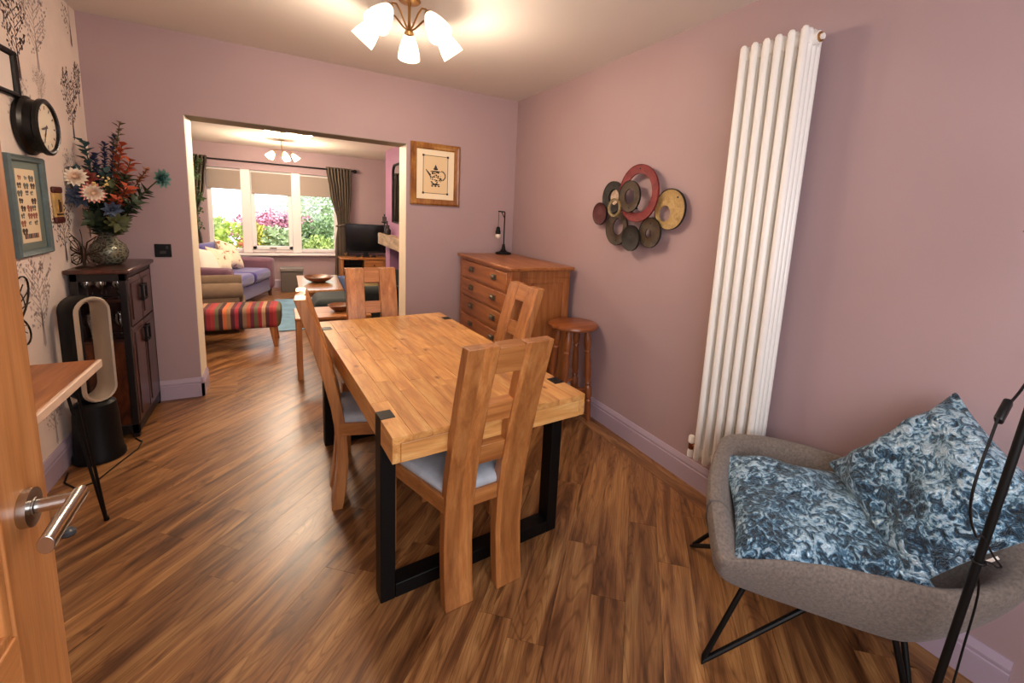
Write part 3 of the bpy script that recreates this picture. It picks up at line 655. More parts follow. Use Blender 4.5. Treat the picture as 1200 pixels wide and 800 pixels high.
# ------------------------------------------------------------------ wine cabinet
t = thing('wine_cabinet', 'dark reddish-brown wine cabinet with glass shelves in the left corner', 'cabinet', (-2.945, -.315, 0))
a, b, H = .118, .285, 1.055     # half depth, half width
obj('top', MB().box((0, 0, H - .0125), (.275, .605, .025)), DARKW['Y'], t, bev=.006)
BW = plain('cabinet_black', S(22, 14, 12), .4)
m = MB(); m.box((0, b - .01, .53), (2 * a, .02, 1.0)); m.box((-a + .008, 0, .53), (.016, 2 * b - .02, 1.0)); m.box((0, -.08, .53), (2 * a - .03, .014, 1.0))
obj('carcass', m, DARKW['Z'], t)
m = MB()
for x in (-a + .016, a - .016): m.box((x, -b + .016, .515), (.032, .032, 1.03))
for x, s in ((a - .016, 1), (-a + .016, 1)): m.box((x, b - .016, .515), (.032, .032, 1.03))
m.box((0, -b + .012, 1.008), (2 * a, .024, .044)); m.box((0, -b + .012, .055), (2 * a, .024, .06)); m.box((a - .012, 0, .055), (.024, 2 * b, .06)); m.box((a - .012, 0, 1.015), (.024, 2 * b, .03))
obj('frame', m, BW, t, bev=.002)
for z in (.868, .622): obj('shelf', MB().box((0, -.185, z), (2 * a - .06, .20, .016)), DARKW['X'], t)
obj('lower_panel', MB().box((0, -b + .012, .35), (2 * a - .06, .014, .53)), BURR, t, bev=.003)
for nm, z0, z1 in (('upper_door', .70, .995), ('lower_door', .09, .69)):
    for s in (-1, 1):
        d = obj(nm, MB().box((a - .006, s * .128 - .0, (z0 + z1) / 2), (.018, .245, z1 - z0)), DARKW['Z'], t, bev=.003)
        m = MB(); m.box((a + .005, s * .128, (z0 + z1) / 2), (.006, .17, z1 - z0 - .07)); obj('door_panel', m, DARKW['Z'], d, bev=.002)
        hz = .875 if z0 > .5 else .60; m = MB(); m.box((a + .020, s * .044, hz), (.012, .014, .104))
        for dz in (-.045, .045): m.box((a + .020, s * .027, hz + dz), (.012, .046, .014)); m.box((a + .010, s * .036, hz + dz), (.014, .012, .012))
        obj('door_handle', m, BLACK, d, bev=.002)
GLS = glass('drinking_glass', gl=.10)
g = MB(); g.lathe([(.026, 0), (.027, .002), (.004, .006), (.0035, .05), (.012, .058), (.026, .075), (.030, .095), (.025, .125), (.0245, .125), (.029, .095), (.025, .076), (.0001, .062)], seg=16); gme = mesh(g, GLS, 60)
R = random.Random(2)
for z, nm in ((.876, 'upper'), (.630, 'lower')):
    for i in range(3):
        for j in range(2):
            o = bpy.data.objects.new('wine_glass', gme); col.objects.link(o); o.location = (-2.945 - .066 + i * .066 + R.uniform(-.004, .004), -.315 - .235 + j * .075, z); o.scale = (1, 1, .92 if nm == 'upper' else 1.25)
            tag(o, 'clear stemmed glass %s of the %s open shelf of the dark wine cabinet' % (('front ' if j == 0 else 'rear ') + ('left', 'middle', 'right')[i], nm), 'glass', 'glasses on the %s cabinet shelf' % nm)

# vase with flowers
VX, VY, VZ = -2.962, -.30, 1.055
gm = None
def crackle():
    m, n, l, b = newmat('crackled_vase')
    v = n.new('ShaderNodeTexVoronoi'); v.feature = 'DISTANCE_TO_EDGE'; v.inputs['Scale'].default_value = 48; l.new(coords(n, l, (1, 1, 1)), v.inputs['Vector'])
    r = ramp(n, [(.02, S(136, 134, 114)), (.16, S(84, 86, 74)), (.5, S(58, 62, 54))]); l.new(v.outputs['Distance'], r.inputs[0]); l.new(r.outputs[0], b.inputs['Base Color'])
    b.inputs['Roughness'].default_value = .22; b.inputs['Metallic'].default_value = .3; bump(n, l, b, v.outputs['Distance'], .5, .004); return m
vs = MB(); vs.lathe([(.050, 0), (.070, .012), (.090, .05), (.094, .08), (.082, .12), (.052, .152), (.040, .175), (.044, .205), (.052, .225), (.046, .225), (.036, .2), (.034, .175), (.045, .15), (.0001, .10)], seg=36)
tag(obj('vase', vs, crackle(), loc=(VX, VY, VZ)), 'rounded grey-green mosaic glass vase holding the bouquet on the wine cabinet', 'vase')
LEAFG = plain('stem_green', S(62, 70, 44), .6, var=.25, vs=20)
mouth = Vector((VX, VY, VZ + .19))
def stem(nm, label, tip, group=None, cat='flower', r=.003, mat=None):
    tip = Vector(tip); mid = mouth.lerp(tip, .5) + Vector((0, 0, .04)); base = Vector((VX, VY, VZ + .12))
    off = (tip - mouth); off.z = 0; off = off.normalized() * .018 if off.length > 1e-4 else off
    t = thing(nm, label, cat, base, 0, group); pts = [Vector((0, 0, 0)), mouth + off - base, mid - base, tip - base]
    q = []
    for i in range(9):
        u_ = i / 8; P = pts
        q.append(((1 - u_) ** 3) * P[0] + 3 * u_ * (1 - u_) ** 2 * P[1] + 3 * u_ * u_ * (1 - u_) * P[2] + u_ ** 3 * P[3])
    obj('stem', MB().tube(q, r, 6), mat or LEAFG, t); return t, q, (q[-1] - q[-2]).normalized()
def bloom(t, c, d, R0, layers, cols, nm='petal', npet=12):
    d = Vector(d).normalized(); a = d.orthogonal().normalized(); b = d.cross(a)
    for li in range(layers):
        f = li / max(1, layers - 1); tilt = rad(10 + 66 * f) ; n_ = max(5, int(npet * (.5 + .5 * f)))
        m = MB()
        for k in range(n_):
            an = 2 * pi * k / n_ + li * .5; rd = a * cos(an) + b * sin(an); dd = d * cos(tilt) + rd * sin(tilt)
            m.leaf(Vector(c) + rd * .006 * (1 + f), dd, d, R0 * (.55 + .45 * f), R0 * .58, .22)
        if li == 0: m.ball(Vector(c) + d * R0 * .12, R0 * .26, 10)
        obj('petal_ring', m, cols[min(li, len(cols) - 1)], t, smooth=60)
CR = [plain('petal_cream', S(238, 206, 176), .6), plain('petal_blush', S(240, 216, 192), .6), plain('petal_white', S(246, 230, 208), .6), plain('petal_pink', S(224, 148, 130), .6)]
view = Vector((.27, -.95, .2))
t, q, d = stem('dahlia', 'large cream and pink dahlia low at the front of the bouquet', (-2.972, -.43, 1.490)); bloom(t, q[-1], (.3, -.95, .1), .052, 5, [CR[0], CR[0], CR[1], CR[2], CR[3]], npet=16)
t, q, d = stem('dahlia', 'cream dahlia at the left of the bouquet beside the wallpaper', (-3.042, -.42, 1.575)); bloom(t, q[-1], (.1, -.95, .3), .050, 5, [CR[0], CR[0], CR[1], CR[2], CR[2]], npet=14)
NV = [plain('petal_navy', S(52, 62, 82), .6), plain('petal_slate', S(82, 94, 114), .6)]
t, q, d = stem('rose', 'dark slate blue rose below the cream dahlias', (-3.032, -.43, 1.465)); bloom(t, q[-1], (.1, -.9, .1), .060, 5, NV[::-1] + [NV[0]] * 3, npet=9)
t, q, d = stem('rose', 'small grey-blue rose at the bottom right of the bouquet', (-2.90, -.42, 1.40)); bloom(t, q[-1], (.4, -.8, -.2), .045, 4, NV, npet=8)
TE = [plain('petal_teal', S(52, 96, 96), .55), plain('petal_sage', S(86, 124, 116), .55)]
t, q, d = stem('protea', 'single teal flower head reaching far out to the right', (-2.675, -.36, 1.605), r=.004); bloom(t, q[-1], (.8, -.5, .0), .058, 6, TE + TE, npet=10)
t, q, d = stem('rose', 'dusky red rose between the two cream dahlias', (-3.005, -.38, 1.575)); bloom(t, q[-1], (.1, -.9, .2), .045, 4, [plain('petal_red', S(120, 44, 40), .6), plain('petal_rust', S(150, 66, 52), .6)], npet=8)
def spray(t, q, n_, L, Wd, mat, nm='leaves', start=.35, seed=0, spread=1.0):
    R = random.Random(seed); m = MB()
    for i in range(n_):
        u_ = start + (1 - start) * (i + .5) / n_; k = min(len(q) - 2, int(u_ * (len(q) - 1))); f = u_ * (len(q) - 1) - k
        p_ = q[k].lerp(q[k + 1], f); tg = (q[k + 1] - q[k]).normalized(); an = i * 2.4 + R.random()
        a = tg.orthogonal().normalized(); b = tg.cross(a); rd = a * cos(an) + b * sin(an)
        m.leaf(p_, rd * spread + tg * .6, tg, L * R.uniform(.7, 1.15), Wd * R.uniform(.8, 1.1))
    o = obj(nm, m, mat, t, smooth=60); o['kind'] = 'stuff'; return o
OR = plain('orange_leaf', S(178, 78, 46), .55, var=.15, vs=15); OR2 = plain('rust_leaf', S(150, 84, 46), .6)
for i, (tip, lab) in enumerate((((-2.855, -.30, 1.79), 'tall orange leaf spray right of the bouquet centre'), ((-2.825, -.40, 1.535), 'short bright orange leaf spray at the lower right of the bouquet'), ((-2.815, -.33, 1.70), 'second tall orange leaf spray behind the first'), ((-2.87, -.42, 1.46), 'low orange leaf spray beside the large dahlia'))):
    t, q, d = stem('orange_spray', lab, tip, 'orange sprays in the bouquet'); spray(t, q, 34, .060, .042, OR, start=.45, seed=i)
for i, (tip, lab) in enumerate((((-2.745, -.30, 1.66), 'rust brown leafed sprig pointing right'), ((-2.865, -.26, 1.93), 'tallest thin sprig with small rust leaves at the top'))):
    t, q, d = stem('rust_sprig', lab, tip, 'rust sprigs in the bouquet'); spray(t, q, 30, .042, .028, OR2 if i == 0 else plain('olive_leaf', S(104, 88, 60), .6), start=.6, seed=20 + i)
BL = plain('blue_floret', S(52, 60, 96), .6)
for i, (tip, lab) in enumerate((((-2.945, -.26, 1.79), 'violet blue flower spike behind the orange spray'), ((-2.985, -.30, 1.72), 'violet blue flower spike left of the bouquet centre'), ((-2.905, -.22, 1.84), 'thin blue flower spike high in the bouquet'))):
    t, q, d = stem('blue_spike', lab, tip, 'blue flower spikes'); spray(t, q, 60, .034, .028, BL, nm='florets', start=.55, seed=30 + i)
GR = [plain('leaf_green', S(48, 62, 40), .55, var=.2, vs=20), plain('leaf_teal', S(52, 80, 80), .55, var=.2, vs=20), plain('leaf_olive', S(76, 80, 46), .55, var=.2, vs=20)]
gtips = [((-3.03, -.28, 1.79), 1, 'blue-green eucalyptus sprig rising at the left by the wallpaper'), ((-2.80, -.40, 1.45), 0, 'green leafy stem low on the right under the orange leaves'), ((-2.99, -.42, 1.335), 0, 'dark green leafy stem hanging over the vase front'), ((-2.87, -.44, 1.32), 2, 'olive leafy stem over the right of the vase rim'),
         ((-2.93, -.36, 1.62), 1, 'teal broad-leafed stem in the middle of the bouquet'), ((-3.05, -.36, 1.62), 1, 'teal leafed stem at the far left of the bouquet'), ((-2.90, -.40, 1.53), 2, 'olive stem with yellowish leaves in the bouquet middle'), ((-2.76, -.32, 1.52), 0, 'green stem behind the teal flower head'), ((-2.93, -.20, 1.55), 0, 'dark green stem at the back of the bouquet'), ((-2.98, -.36, 1.42), 0, 'green leaves between the cream dahlias'), ((-2.84, -.36, 1.60), 0, 'green leaves under the tall orange spray')]
for i, (tip, k, lab) in enumerate(gtips):
    t, q, d = stem('leafy_branch', lab, tip, 'leafy green branches in the bouquet', 'foliage'); spray(t, q, 44, .078, .042, GR[k], start=.22, seed=50 + i)
t, q, d = stem('berry_sprig', 'sprig of small cream berries in the bouquet middle', (-2.935, -.43, 1.565), cat='foliage'); R = random.Random(4); m = MB()
for i in range(14): m.ball(q[-1] + Vector((R.uniform(-.04, .04), R.uniform(-.03, .02), R.uniform(-.045, .03))), .006, 8)
obj('berries', m, plain('berry', S(222, 190, 120), .4), t)['kind'] = 'stuff'
# butterfly ornament on the cabinet
t = thing('butterfly_ornament', 'dark metal butterfly ornament standing on the wine cabinet before the vase', 'ornament', (-3.02, -.505, 1.055), rad(-10))
BR2 = plain('ornament_bronze', S(62, 46, 36), .35, .85)
obj('base', MB().lathe([(.04, 0), (.04, .006), (.02, .012), (.0001, .014)]), BR2, t)
m = MB(); m.tube([(0, 0, .01), (0, 0, .045), (.004, 0, .09), (.0, 0, .13)], [.006, .009, .010, .006], 8); m.tube([(0, 0, .13), (-.02, -.01, .17), (-.05, -.01, .205)], .002, 6); m.tube([(0, 0, .13), (-.004, .01, .18), (-.01, .01, .225)], .002, 6); obj('body', m, BR2, t)
for s in (-1, 1):
    m = MB(); A = Matrix.Rotation(rad(25) * s, 3, 'Z')
    def w3(x, z): return A @ Vector((s * x, -.01 if s > 0 else .0, z))
    up = [(.005, .08), (.02, .15), (.06, .185), (.09, .17), (.095, .13), (.07, .10), (.01, .075)]; lo_ = [(.005, .075), (.05, .085), (.085, .065), (.08, .03), (.05, .015), (.02, .03)]
    for pl in (up, lo_):
        m.tube([w3(*q_) for q_ in pl], .004, 6, closed=True)
        for q_ in pl[1:-1]: m.tube([w3(.005, .078), w3(*q_)], .002, 5)
        cx2, cz2 = sum(q_[0] for q_ in pl) / len(pl), sum(q_[1] for q_ in pl) / len(pl)
        m.tube([w3(cx2 + (q_[0] - cx2) * .55, cz2 + (q_[1] - cz2) * .55) for q_ in pl], .002, 5, closed=True)
    obj('wing', m, BR2, t)

# ------------------------------------------------------------------ tower fan
t = thing('tower_fan', 'black bladeless tower fan with a silver oval loop beside the wine cabinet', 'fan', (-2.958, -.80, 0), rad(46))
obj('base', MB().lathe([(.105, 0), (.112, .006), (.112, .03), (.102, .05), (.096, .25), (.088, .33), (.070, .345)], seg=36), plain('fan_black', S(8, 8, 9), .5, spec=.25), t)
def race(hw_, z0, z1, n_=12):
    r = hw_; p_ = [(r * cos(a), z1 - r + r * sin(a)) for a in [pi * k / n_ for k in range(n_ + 1)]] + [(r * cos(a), z0 + r + r * sin(a)) for a in [pi + pi * k / n_ for k in range(n_ + 1)]]; return p_
oz0, oz1 = .34, .945
def band(hw0, d0, hw1, d1): # rings of racetrack at depth
    return [(x, d0, z) for x, z in race(hw0, oz0 + (.085 - hw0), oz1 - (.085 - hw0))]
m = MB(); m.loft([band(.062, -.055, 0, 0), band(.072, -.065, 0, 0), band(.080, -.055, 0, 0), band(.083, .0, 0, 0), band(.078, .07, 0, 0), band(.068, .075, 0, 0)], cap0=False, cap1=False); obj('outer_shell', m, plain('fan_black', 0), t, smooth=60)
m = MB(); m.loft([band(.0805, -.054, 0, 0), band(.074, -.069, 0, 0), band(.064, -.066, 0, 0), band(.056, -.03, 0, 0), band(.060, .06, 0, 0), band(.068, .076, 0, 0)], cap0=False, cap1=False); obj('inner_loop', m, plain('fan_silver', S(212, 198, 178), .38, .6), t, smooth=60)
tag(obj('power_cable', MB().tube([(-2.845, -.62, .004), (-2.80, -.69, .004), (-2.80, -.78, .004), (-2.85, -.93, .004), (-2.90, -1.10, .004), (-2.96, -1.14, .004), (-3.03, -1.05, .004), (-3.05, -.94, .004)], .004, 6), BLACK), 'thin black cable looping over the floor around the tower fan', 'cable')

# ------------------------------------------------------------------ console desk
t = thing('console_desk', 'narrow wooden desk with pale front edge and black hairpin legs at the left wall', 'desk', (-2.90, -2.0, 0))
obj('top', MB().box((-.004, 0, .753), (.332, 1.04, .034)), LIVEW['Y'], t, bev=.002)
obj('front_edge', MB().box((.1685, 0, .753), (.013, 1.04, .034)), plain('pale_edge', S(226, 196, 172), .5, var=.1, vs=10), t, bev=.003)
for sx in (-1, 1):
    for sy in (-1, 1):
        x, y = sx * .125, sy * .48; m = MB(); fx, fy = x + sx * .012, y + sy * .03
        m.tube([(x - sx * .07, y, .734), (fx - sx * .004, fy, .012), (fx, fy + 0.0, .005), (fx, fy - sy * .004, .012), (x, y - sy * .10, .734)], .006, 8)
        m.box((x - sx * .03, y - sy * .04, .734), (.10, .13, .004)); m.cyl((fx, fy, 0), (fx, fy, .014), .010); obj('hairpin_leg', m, BLACK, t)
tag(obj('door_stop', MB().lathe([(.022, 0), (.026, .006), (.024, .022), (.014, .032), (.0001, .034)], seg=20), plain('stop_grey', S(84, 92, 100), .35), loc=(-2.872, -1.545, 0)), 'small grey rounded object on the floor below the desk end', 'door stop')

# ------------------------------------------------------------------ oak door
DX, DE = -2.335, -3.195
d1 = struct('door_1', MB().box((-.021, -.062, 1.0), (.042, .124, 1.99)), DOORW['Z'], loc=(DX, DE, 0), bev=.002)
obj('stile', MB().box((-.021, -.67, 1.0), (.042, .124, 1.99)), DOORW['Z'], d1, bev=.002)
for z, h in ((.11, .20), (.86, .12), (1.93, .12)): obj('rail', MB().box((-.021, -.366, z), (.042, .484, h)), DOORW['Y'], d1, bev=.002)
for z0, z1 in ((.21, .80), (.92, 1.87)):
    obj('panel', MB().box((-.021, -.366, (z0 + z1) / 2), (.014, .49, z1 - z0 + .01)), DOORW['Z'], d1)
    m = MB()
    for yy in (-.131, -.601): m.box((-.010, yy, (z0 + z1) / 2), (.014, .014, z1 - z0))
    for zz in (z0 + .007, z1 - .007): m.box((-.010, -.366, zz), (.014, .47, .014))
    obj('bead', m, DOORW['Z'], d1, bev=.003)
hd = obj('door_handle', MB().lathe([(.026, 0), (.0265, .002), (.0265, .010), (.022, .0105), (.0001, .0105)], seg=32, X=Matrix.Translation((0, -.068, 1.068)) @ XR), plain('satin_steel', S(186, 184, 180), .22, 1), d1)
m = MB(); m.cyl((.010, -.068, 1.068), (.012, -.068, 1.068), .0125, seg=24); m.cyl((.012, -.068, 1.068), (.054, -.068, 1.069), .0095, seg=24)
sec = [(.0085 * cos(k), .0125 * sin(k)) for k in [2 * pi * i / 16 for i in range(16)]]
m.loft([[(.052 + a, yy + (a * .9 if yy > -.08 else 0), 1.069 + b - dz) for a, b in sec] for yy, dz in ((-.058, 0), (-.075, 0), (-.12, .001), (-.168, .003))])
obj('lever', m, plain('satin_steel', 0), hd, bev=.0015, seg=2)

# ------------------------------------------------------------------ pendants
SHADE = emit('opal_glass', (1, .87, .68, 1), 1.45); BULB = emit('bulb_glow', (1, .9, .75, 1), 8)
def pendant(label, c, ceil, rtip, power, rot0, ztop=.22, k=1.0):
    t = thing('pendant_light', label, 'ceiling light', (c[0], c[1], ceil), 0, 'five-armed ceiling lights')
    obj('canopy', MB().lathe([(.0001, -.012 * k), (.03 * k, -.012 * k), (.05 * k, -.008 * k), (.055 * k, 0)]), BRASS, t)
    obj('stem', MB().lathe([(.0001, -ztop + .0), (.012 * k, -ztop + .004), (.016 * k, -ztop + .02), (.009 * k, -ztop + .04), (.007 * k, -ztop + .08), (.007 * k, -.05), (.007 * k, -.04), (.007 * k, -.010)], seg=16), BRASS, t)
    for i in range(5):
        a = rot0 + i * 2 * pi / 5; r_, ca, sa = rtip, cos(a), sin(a)
        P = lambda r, z: (r * ca, r * sa, z)
        arm = obj('arm', MB().tube([P(.01, -ztop + .03), P(.03 * k, -ztop + .045), P(.07 * k, -ztop + .095), P(.10 * k, -ztop + .115), P(.128 * k, -ztop + .105), P(.145 * k, -ztop + .08)], .0045 * k, 8), BRASS, t)
        # shade axis points outwards and down
        X = Matrix.Translation(P(.145 * k, -ztop + .083)) @ Matrix.Rotation(a, 4, 'Z') @ Matrix.Rotation(rad(180 - 40), 4, 'Y')
        obj('gallery_cap', MB().lathe([(.004 * k, -.012 * k), (.014 * k, -.006 * k), (.022 * k, .008 * k), (.026 * k, .026 * k)], X=X, seg=18), BRASS, arm)
        obj('shade', MB().lathe([(.024 * k, .018 * k), (.036 * k, .045 * k), (.047 * k, .08 * k), (.055 * k, .115 * k), (.058 * k, .145 * k), (.055 * k, .145 * k), (.045 * k, .08 * k), (.022 * k, .022 * k)], X=X, seg=24), SHADE, arm, smooth=60)
        obj('bulb', MB().ball((X @ Vector((0, 0, .085 * k))), .024 * k, 12), BULB, arm)
        l = bpy.data.lights.new('bulb_light', 'POINT'); l.energy = power; l.color = WARM; l.shadow_soft_size = .045
        lo = bpy.data.objects.new('bulb_light', l); col.objects.link(lo); lo.parent = t; lo.location = X @ Vector((0, 0, .165 * k)); lo.visible_camera = False
    return t
pc = (-1.40, -1.48); th = math.atan2(pc[1] + 4.093, pc[0] + 2.017)
pendant('brass five-armed ceiling light with white glass shades above the dining table', pc, HD, .25, PENDANT_W, th, .178, 1.08)
pendant('five-armed brass ceiling light in the far room near its window, fully seen', (-1.995, 3.62), HL, .2, PENDANT_W * 1.9, 1.2, .25, .82)
pendant('brass ceiling light half hidden behind the top edge of the opening', (-1.94, 1.15), HL, .2, PENDANT_W * 1.9, 1.05, .215, .8)

# ------------------------------------------------------------------ soft shapes
def pillow(w_, h_, th_, n_=16, pinch=.10, wr=.0, seed=0):
    R = random.Random(seed); ph = [R.uniform(0, 6) for _ in range(6)]; m = MB(); top = []; bot = []
    for i in range(n_ + 1):
        for j in range(n_ + 1):
            u, v = -1 + 2 * i / n_, -1 + 2 * j / n_
            x = u * w_ / 2 * (1 - pinch * (1 - v * v) * abs(u) ** 2); y = v * h_ / 2 * (1 - pinch * (1 - u * u) * abs(v) ** 2)
            z = th_ / 2 * ((1 - u ** 4) * (1 - v ** 4)) ** .62
            k = wr * (sin(5 * u + 3 * v + ph[0]) + .7 * sin(9 * u - 7 * v + ph[1]) + .5 * sin(15 * v + 4 * u + ph[2])) * min(1, z / th_ * 5)
            top.append((x, y, z + k)); bot.append((x, y, -z + k * .3))
    N = n_ + 1; m.add(top + bot, []); o = N * N
    for i in range(n_):
        for j in range(n_):
            a = i * N + j; q = (a, a + N, a + N + 1, a + 1); m.f.append(q); m.mi.append(0); m.f.append(tuple(reversed([k + o for k in q]))); m.mi.append(0)
    edge = [j for j in range(N)] + [i * N + n_ for i in range(1, N)] + [n_ * N + j for j in range(n_ - 1, -1, -1)] + [i * N for i in range(n_ - 1, 0, -1)]
    for a, b in zip(edge, edge[1:] + edge[:1]): m.f.append((a, b, b + o, a + o)); m.mi.append(0)
    return m
def place(o, c, x, y):
    x = Vector(x).normalized(); y = (Vector(y) - x * x.dot(Vector(y))).normalized(); z = x.cross(y)
    M_ = Matrix((x, y, z)).transposed().to_4x4(); M_.translation = Vector(c); o.matrix_world = M_; return o
def cushion(label, c, x, y, w_, h_, th_, mat, group=None, wr=.004, seed=0, pinch=.1, piping=None):
    o = obj('cushion', pillow(w_, h_, th_, 22, pinch, wr, seed), mat, smooth=80, sub=1); place(o, c, x, y); return tag(o, label, 'cushion', group)

# ------------------------------------------------------------------ lounge armchair
AC = Vector((-.42, -3.42, 0))
def closed_spline(pts, n_):
    out = []; k = len(pts)
    for i in range(n_):
        f = i / n_ * k; a = int(f); t_ = f - a; P = [Vector(pts[(a + d) % k]) for d in (-1, 0, 1, 2)]
        out.append(.5 * ((2 * P[1]) + (-P[0] + P[2]) * t_ + (2 * P[0] - 5 * P[1] + 4 * P[2] - P[3]) * t_ ** 2 + (-P[0] + 3 * P[1] - 3 * P[2] + P[3]) * t_ ** 3))
    return out
RIM = [(-.855, -3.325, .462), (-.78, -3.23, .50), (-.62, -3.08, .54), (-.43, -2.965, .575), (-.33, -2.945, .585), (-.20, -3.03, .590), (-.09, -3.20, .590), (-.055, -3.42, .60), (-.05, -3.62, .62), (-.07, -3.80, .615),
       (-.16, -3.875, .57), (-.28, -3.86, .53), (-.40, -3.775, .498), (-.47, -3.68, .485), (-.58, -3.555, .476), (-.72, -3.44, .472), (-.82, -3.37, .462)]
BOT = [(-.735, -3.27, .29), (-.68, -3.21, .29), (-.57, -3.12, .29), (-.42, -3.05, .29), (-.36, -3.05, .29), (-.29, -3.10, .29), (-.20, -3.22, .29), (-.17, -3.40, .29), (-.14, -3.56, .29), (-.12, -3.68, .29),
       (-.15, -3.745, .28), (-.26, -3.745, .275), (-.40, -3.70, .275), (-.47, -3.63, .275), (-.54, -3.535, .275), (-.63, -3.42, .28), (-.70, -3.33, .285)]
NS = 72
rim = closed_spline(RIM, NS); bot = closed_spline(BOT, NS)
t = thing('lounge_armchair', 'grey-brown fabric lounge armchair with black wire legs in the right corner', 'armchair', AC)
def ringv(f): return [f(r, b) - AC for r, b in zip(rim, bot)]
cen = Vector((-.42, -3.42, .40))
def inw(r, k, z): 
    d = Vector((cen.x - r.x, cen.y - r.y, 0)); return Vector((r.x + d.x * k, r.y + d.y * k, z))
rings = [ringv(lambda r, b: Vector((b.x + (cen.x - b.x) * .55, b.y + (cen.y - b.y) * .55, .255))), ringv(lambda r, b: Vector((b.x + (cen.x - b.x) * .12, b.y + (cen.y - b.y) * .12, b.z - .018))), ringv(lambda r, b: b.copy()),
         ringv(lambda r, b: b.lerp(r, .35) + (r - cen).normalized() * .025 * Vector((1, 1, 0)).length / 1.414), ringv(lambda r, b: b.lerp(r, .7) + Vector((r.x - cen.x, r.y - cen.y, 0)).normalized() * .022), ringv(lambda r, b: b.lerp(r, .92) + Vector((r.x - cen.x, r.y - cen.y, 0)).normalized() * .012), ringv(lambda r, b: r + Vector((0, 0, .012))),
         ringv(lambda r, b: inw(r, .08, r.z + .014)), ringv(lambda r, b: inw(r, .15, r.z - .005)), ringv(lambda r, b: inw(r, .20, r.z - .04 if r.z > .5 else r.z - .025)), ringv(lambda r, b: inw(r, .30, .425)), ringv(lambda r, b: inw(r, .42, .405)), ringv(lambda r, b: inw(r, .75, .405))]
m = MB(); m.loft(rings)
CHF = plain('armchair_fabric', S(112, 102, 94), .92, bs=260, bstr=.8, var=.30, vs=110, sheen=.15)
obj('shell', m, CHF, t, smooth=70, sub=1)
# seam across the raised end and along the rim
i0 = int(NS * 1.55 / len(RIM)); sp = [rings[k][i0] + Vector((0, 0, .0)) for k in range(3, 10)]
m = MB(); m.tube([v * 1.0 + (v - Vector((0, 0, .4))) * .002 for v in sp], .0035, 6); obj('seam', m, plain('seam_dark', S(104, 95, 89), .9), t)
m = MB()
A_, B_, C_, D_ = Vector((-.815, -3.28, .01)), Vector((-.405, -2.875, .01)), Vector((-.43, -3.755, .01)), Vector((-.045, -3.36, .01)); O_ = Vector((-.42, -3.335, .012))
UF = [Vector((-.465, -3.475, .272)), Vector((-.47, -3.22, .275)), Vector((-.36, -3.66, .268)), Vector((-.25, -3.40, .275))]
for F, T, U in ((A_, Vector((-.66, -3.31, .285)), UF[0]), (B_, Vector((-.40, -3.07, .285)), UF[1]), (C_, Vector((-.42, -3.66, .275)), UF[2]), (D_, Vector((-.20, -3.38, .285)), UF[3])):
    F = F - AC; T = T - AC; U = U - AC; mm = MB(); mm.tube([T, F + (T - F) * .06, F, F + (U - F) * .06, U], .0095, 10); obj('wire_leg', mm, BLACK, t)
m = MB(); m.tube([UF[k] - AC for k in (0, 2, 3, 1)], .0095, 10, closed=True); obj('under_frame', m, BLACK, t)
VEL = velvet('crushed_velvet')
c1 = cushion('teal crushed velvet cushion lying flat in the armchair, the left one', (-.42, -3.375, .500), (.62, -.62, -.01), (.55, .55, .14), .60, .54, .15, VEL, 'teal velvet cushions in the armchair', .008, 1)
TL, BT, TP = Vector((-.25, -3.32, .63)), Vector((-.455, -3.626, .475)), Vector((-.12, -3.58, .98))
c2 = cushion('teal crushed velvet cushion leaning up against the wall, the right one', (TP + BT) / 2 + Vector((.02, -.025, -.008)), BT - TL, TP - TL, .47, .50, .15, VEL, 'teal velvet cushions in the armchair', .013, 2)
tg_ = obj('care_label', MB().box((0, 0, 0), (.008, .035, .002)), plain('label_white', S(230, 225, 220), .6)); tg_.parent = c2; tg_.location = (.228, .02, 0)

# ------------------------------------------------------------------ floor lamp
LB = Vector((-.569, -3.783, 0)); LT = Vector((-.528, -3.843, 1.15)); dl = LT - LB
t = thing('floor_lamp', 'black floor lamp pole with cord and inline switch in front of the armchair', 'floor lamp', LB)
obj('base', MB().lathe([(.13, 0), (.13, .012), (.12, .018), (.02, .022), (.014, .05)], seg=40), BLACK, t)
obj('pole', MB().tube([(0, 0, .02), dl, dl * 1.35], .0095, 14), BLACK, t)
obj('lamp_shade', MB().lathe([(.03, .12), (.05, .11), (.10, 0), (.097, 0), (.045, .10)], tuple(dl * 1.35 + Vector((0, 0, -.02)))), BLACK, t)
def rel(q): return Vector(q) - LB
cd = [(-.50, -3.85, 1.30), (-.56, -3.83, 1.182), (-.64, -3.83, 1.155)]; cd2 = [(-.705, -3.83, 1.132), (-.72, -3.83, 1.10), (-.765, -3.83, 1.00), (-.752, -3.83, .922), (-.657, -3.828, .83), (-.565, -3.822, .79), (-.46, -3.83, .70), (-.36, -3.83, .632), (-.40, -3.83, .645), (-.48, -3.83, .69), (-.545, -3.82, .705), (-.50, -3.825, .60), (-.525, -3.825, .42), (-.56, -3.83, .30), (-.60, -3.85, .012), (-.72, -3.95, .006)]
def smooth_path(p, n_=6):
    out = []
    p = [Vector(q) for q in p]
    for i in range(len(p) - 1):
        P = [p[max(0, i - 1)], p[i], p[i + 1], p[min(len(p) - 1, i + 2)]]
        for k in range(n_):
            t_ = k / n_; out.append(.5 * ((2 * P[1]) + (-P[0] + P[2]) * t_ + (2 * P[0] - 5 * P[1] + 4 * P[2] - P[3]) * t_ ** 2 + (-P[0] + 3 * P[1] - 3 * P[2] + P[3]) * t_ ** 3))
    return out + [p[-1]]
m = MB(); m.tube([rel(q) for q in smooth_path(cd)], .0028, 6); m.tube([rel(q) for q in smooth_path(cd2)], .0028, 6); obj('cord', m, BLACK, t)
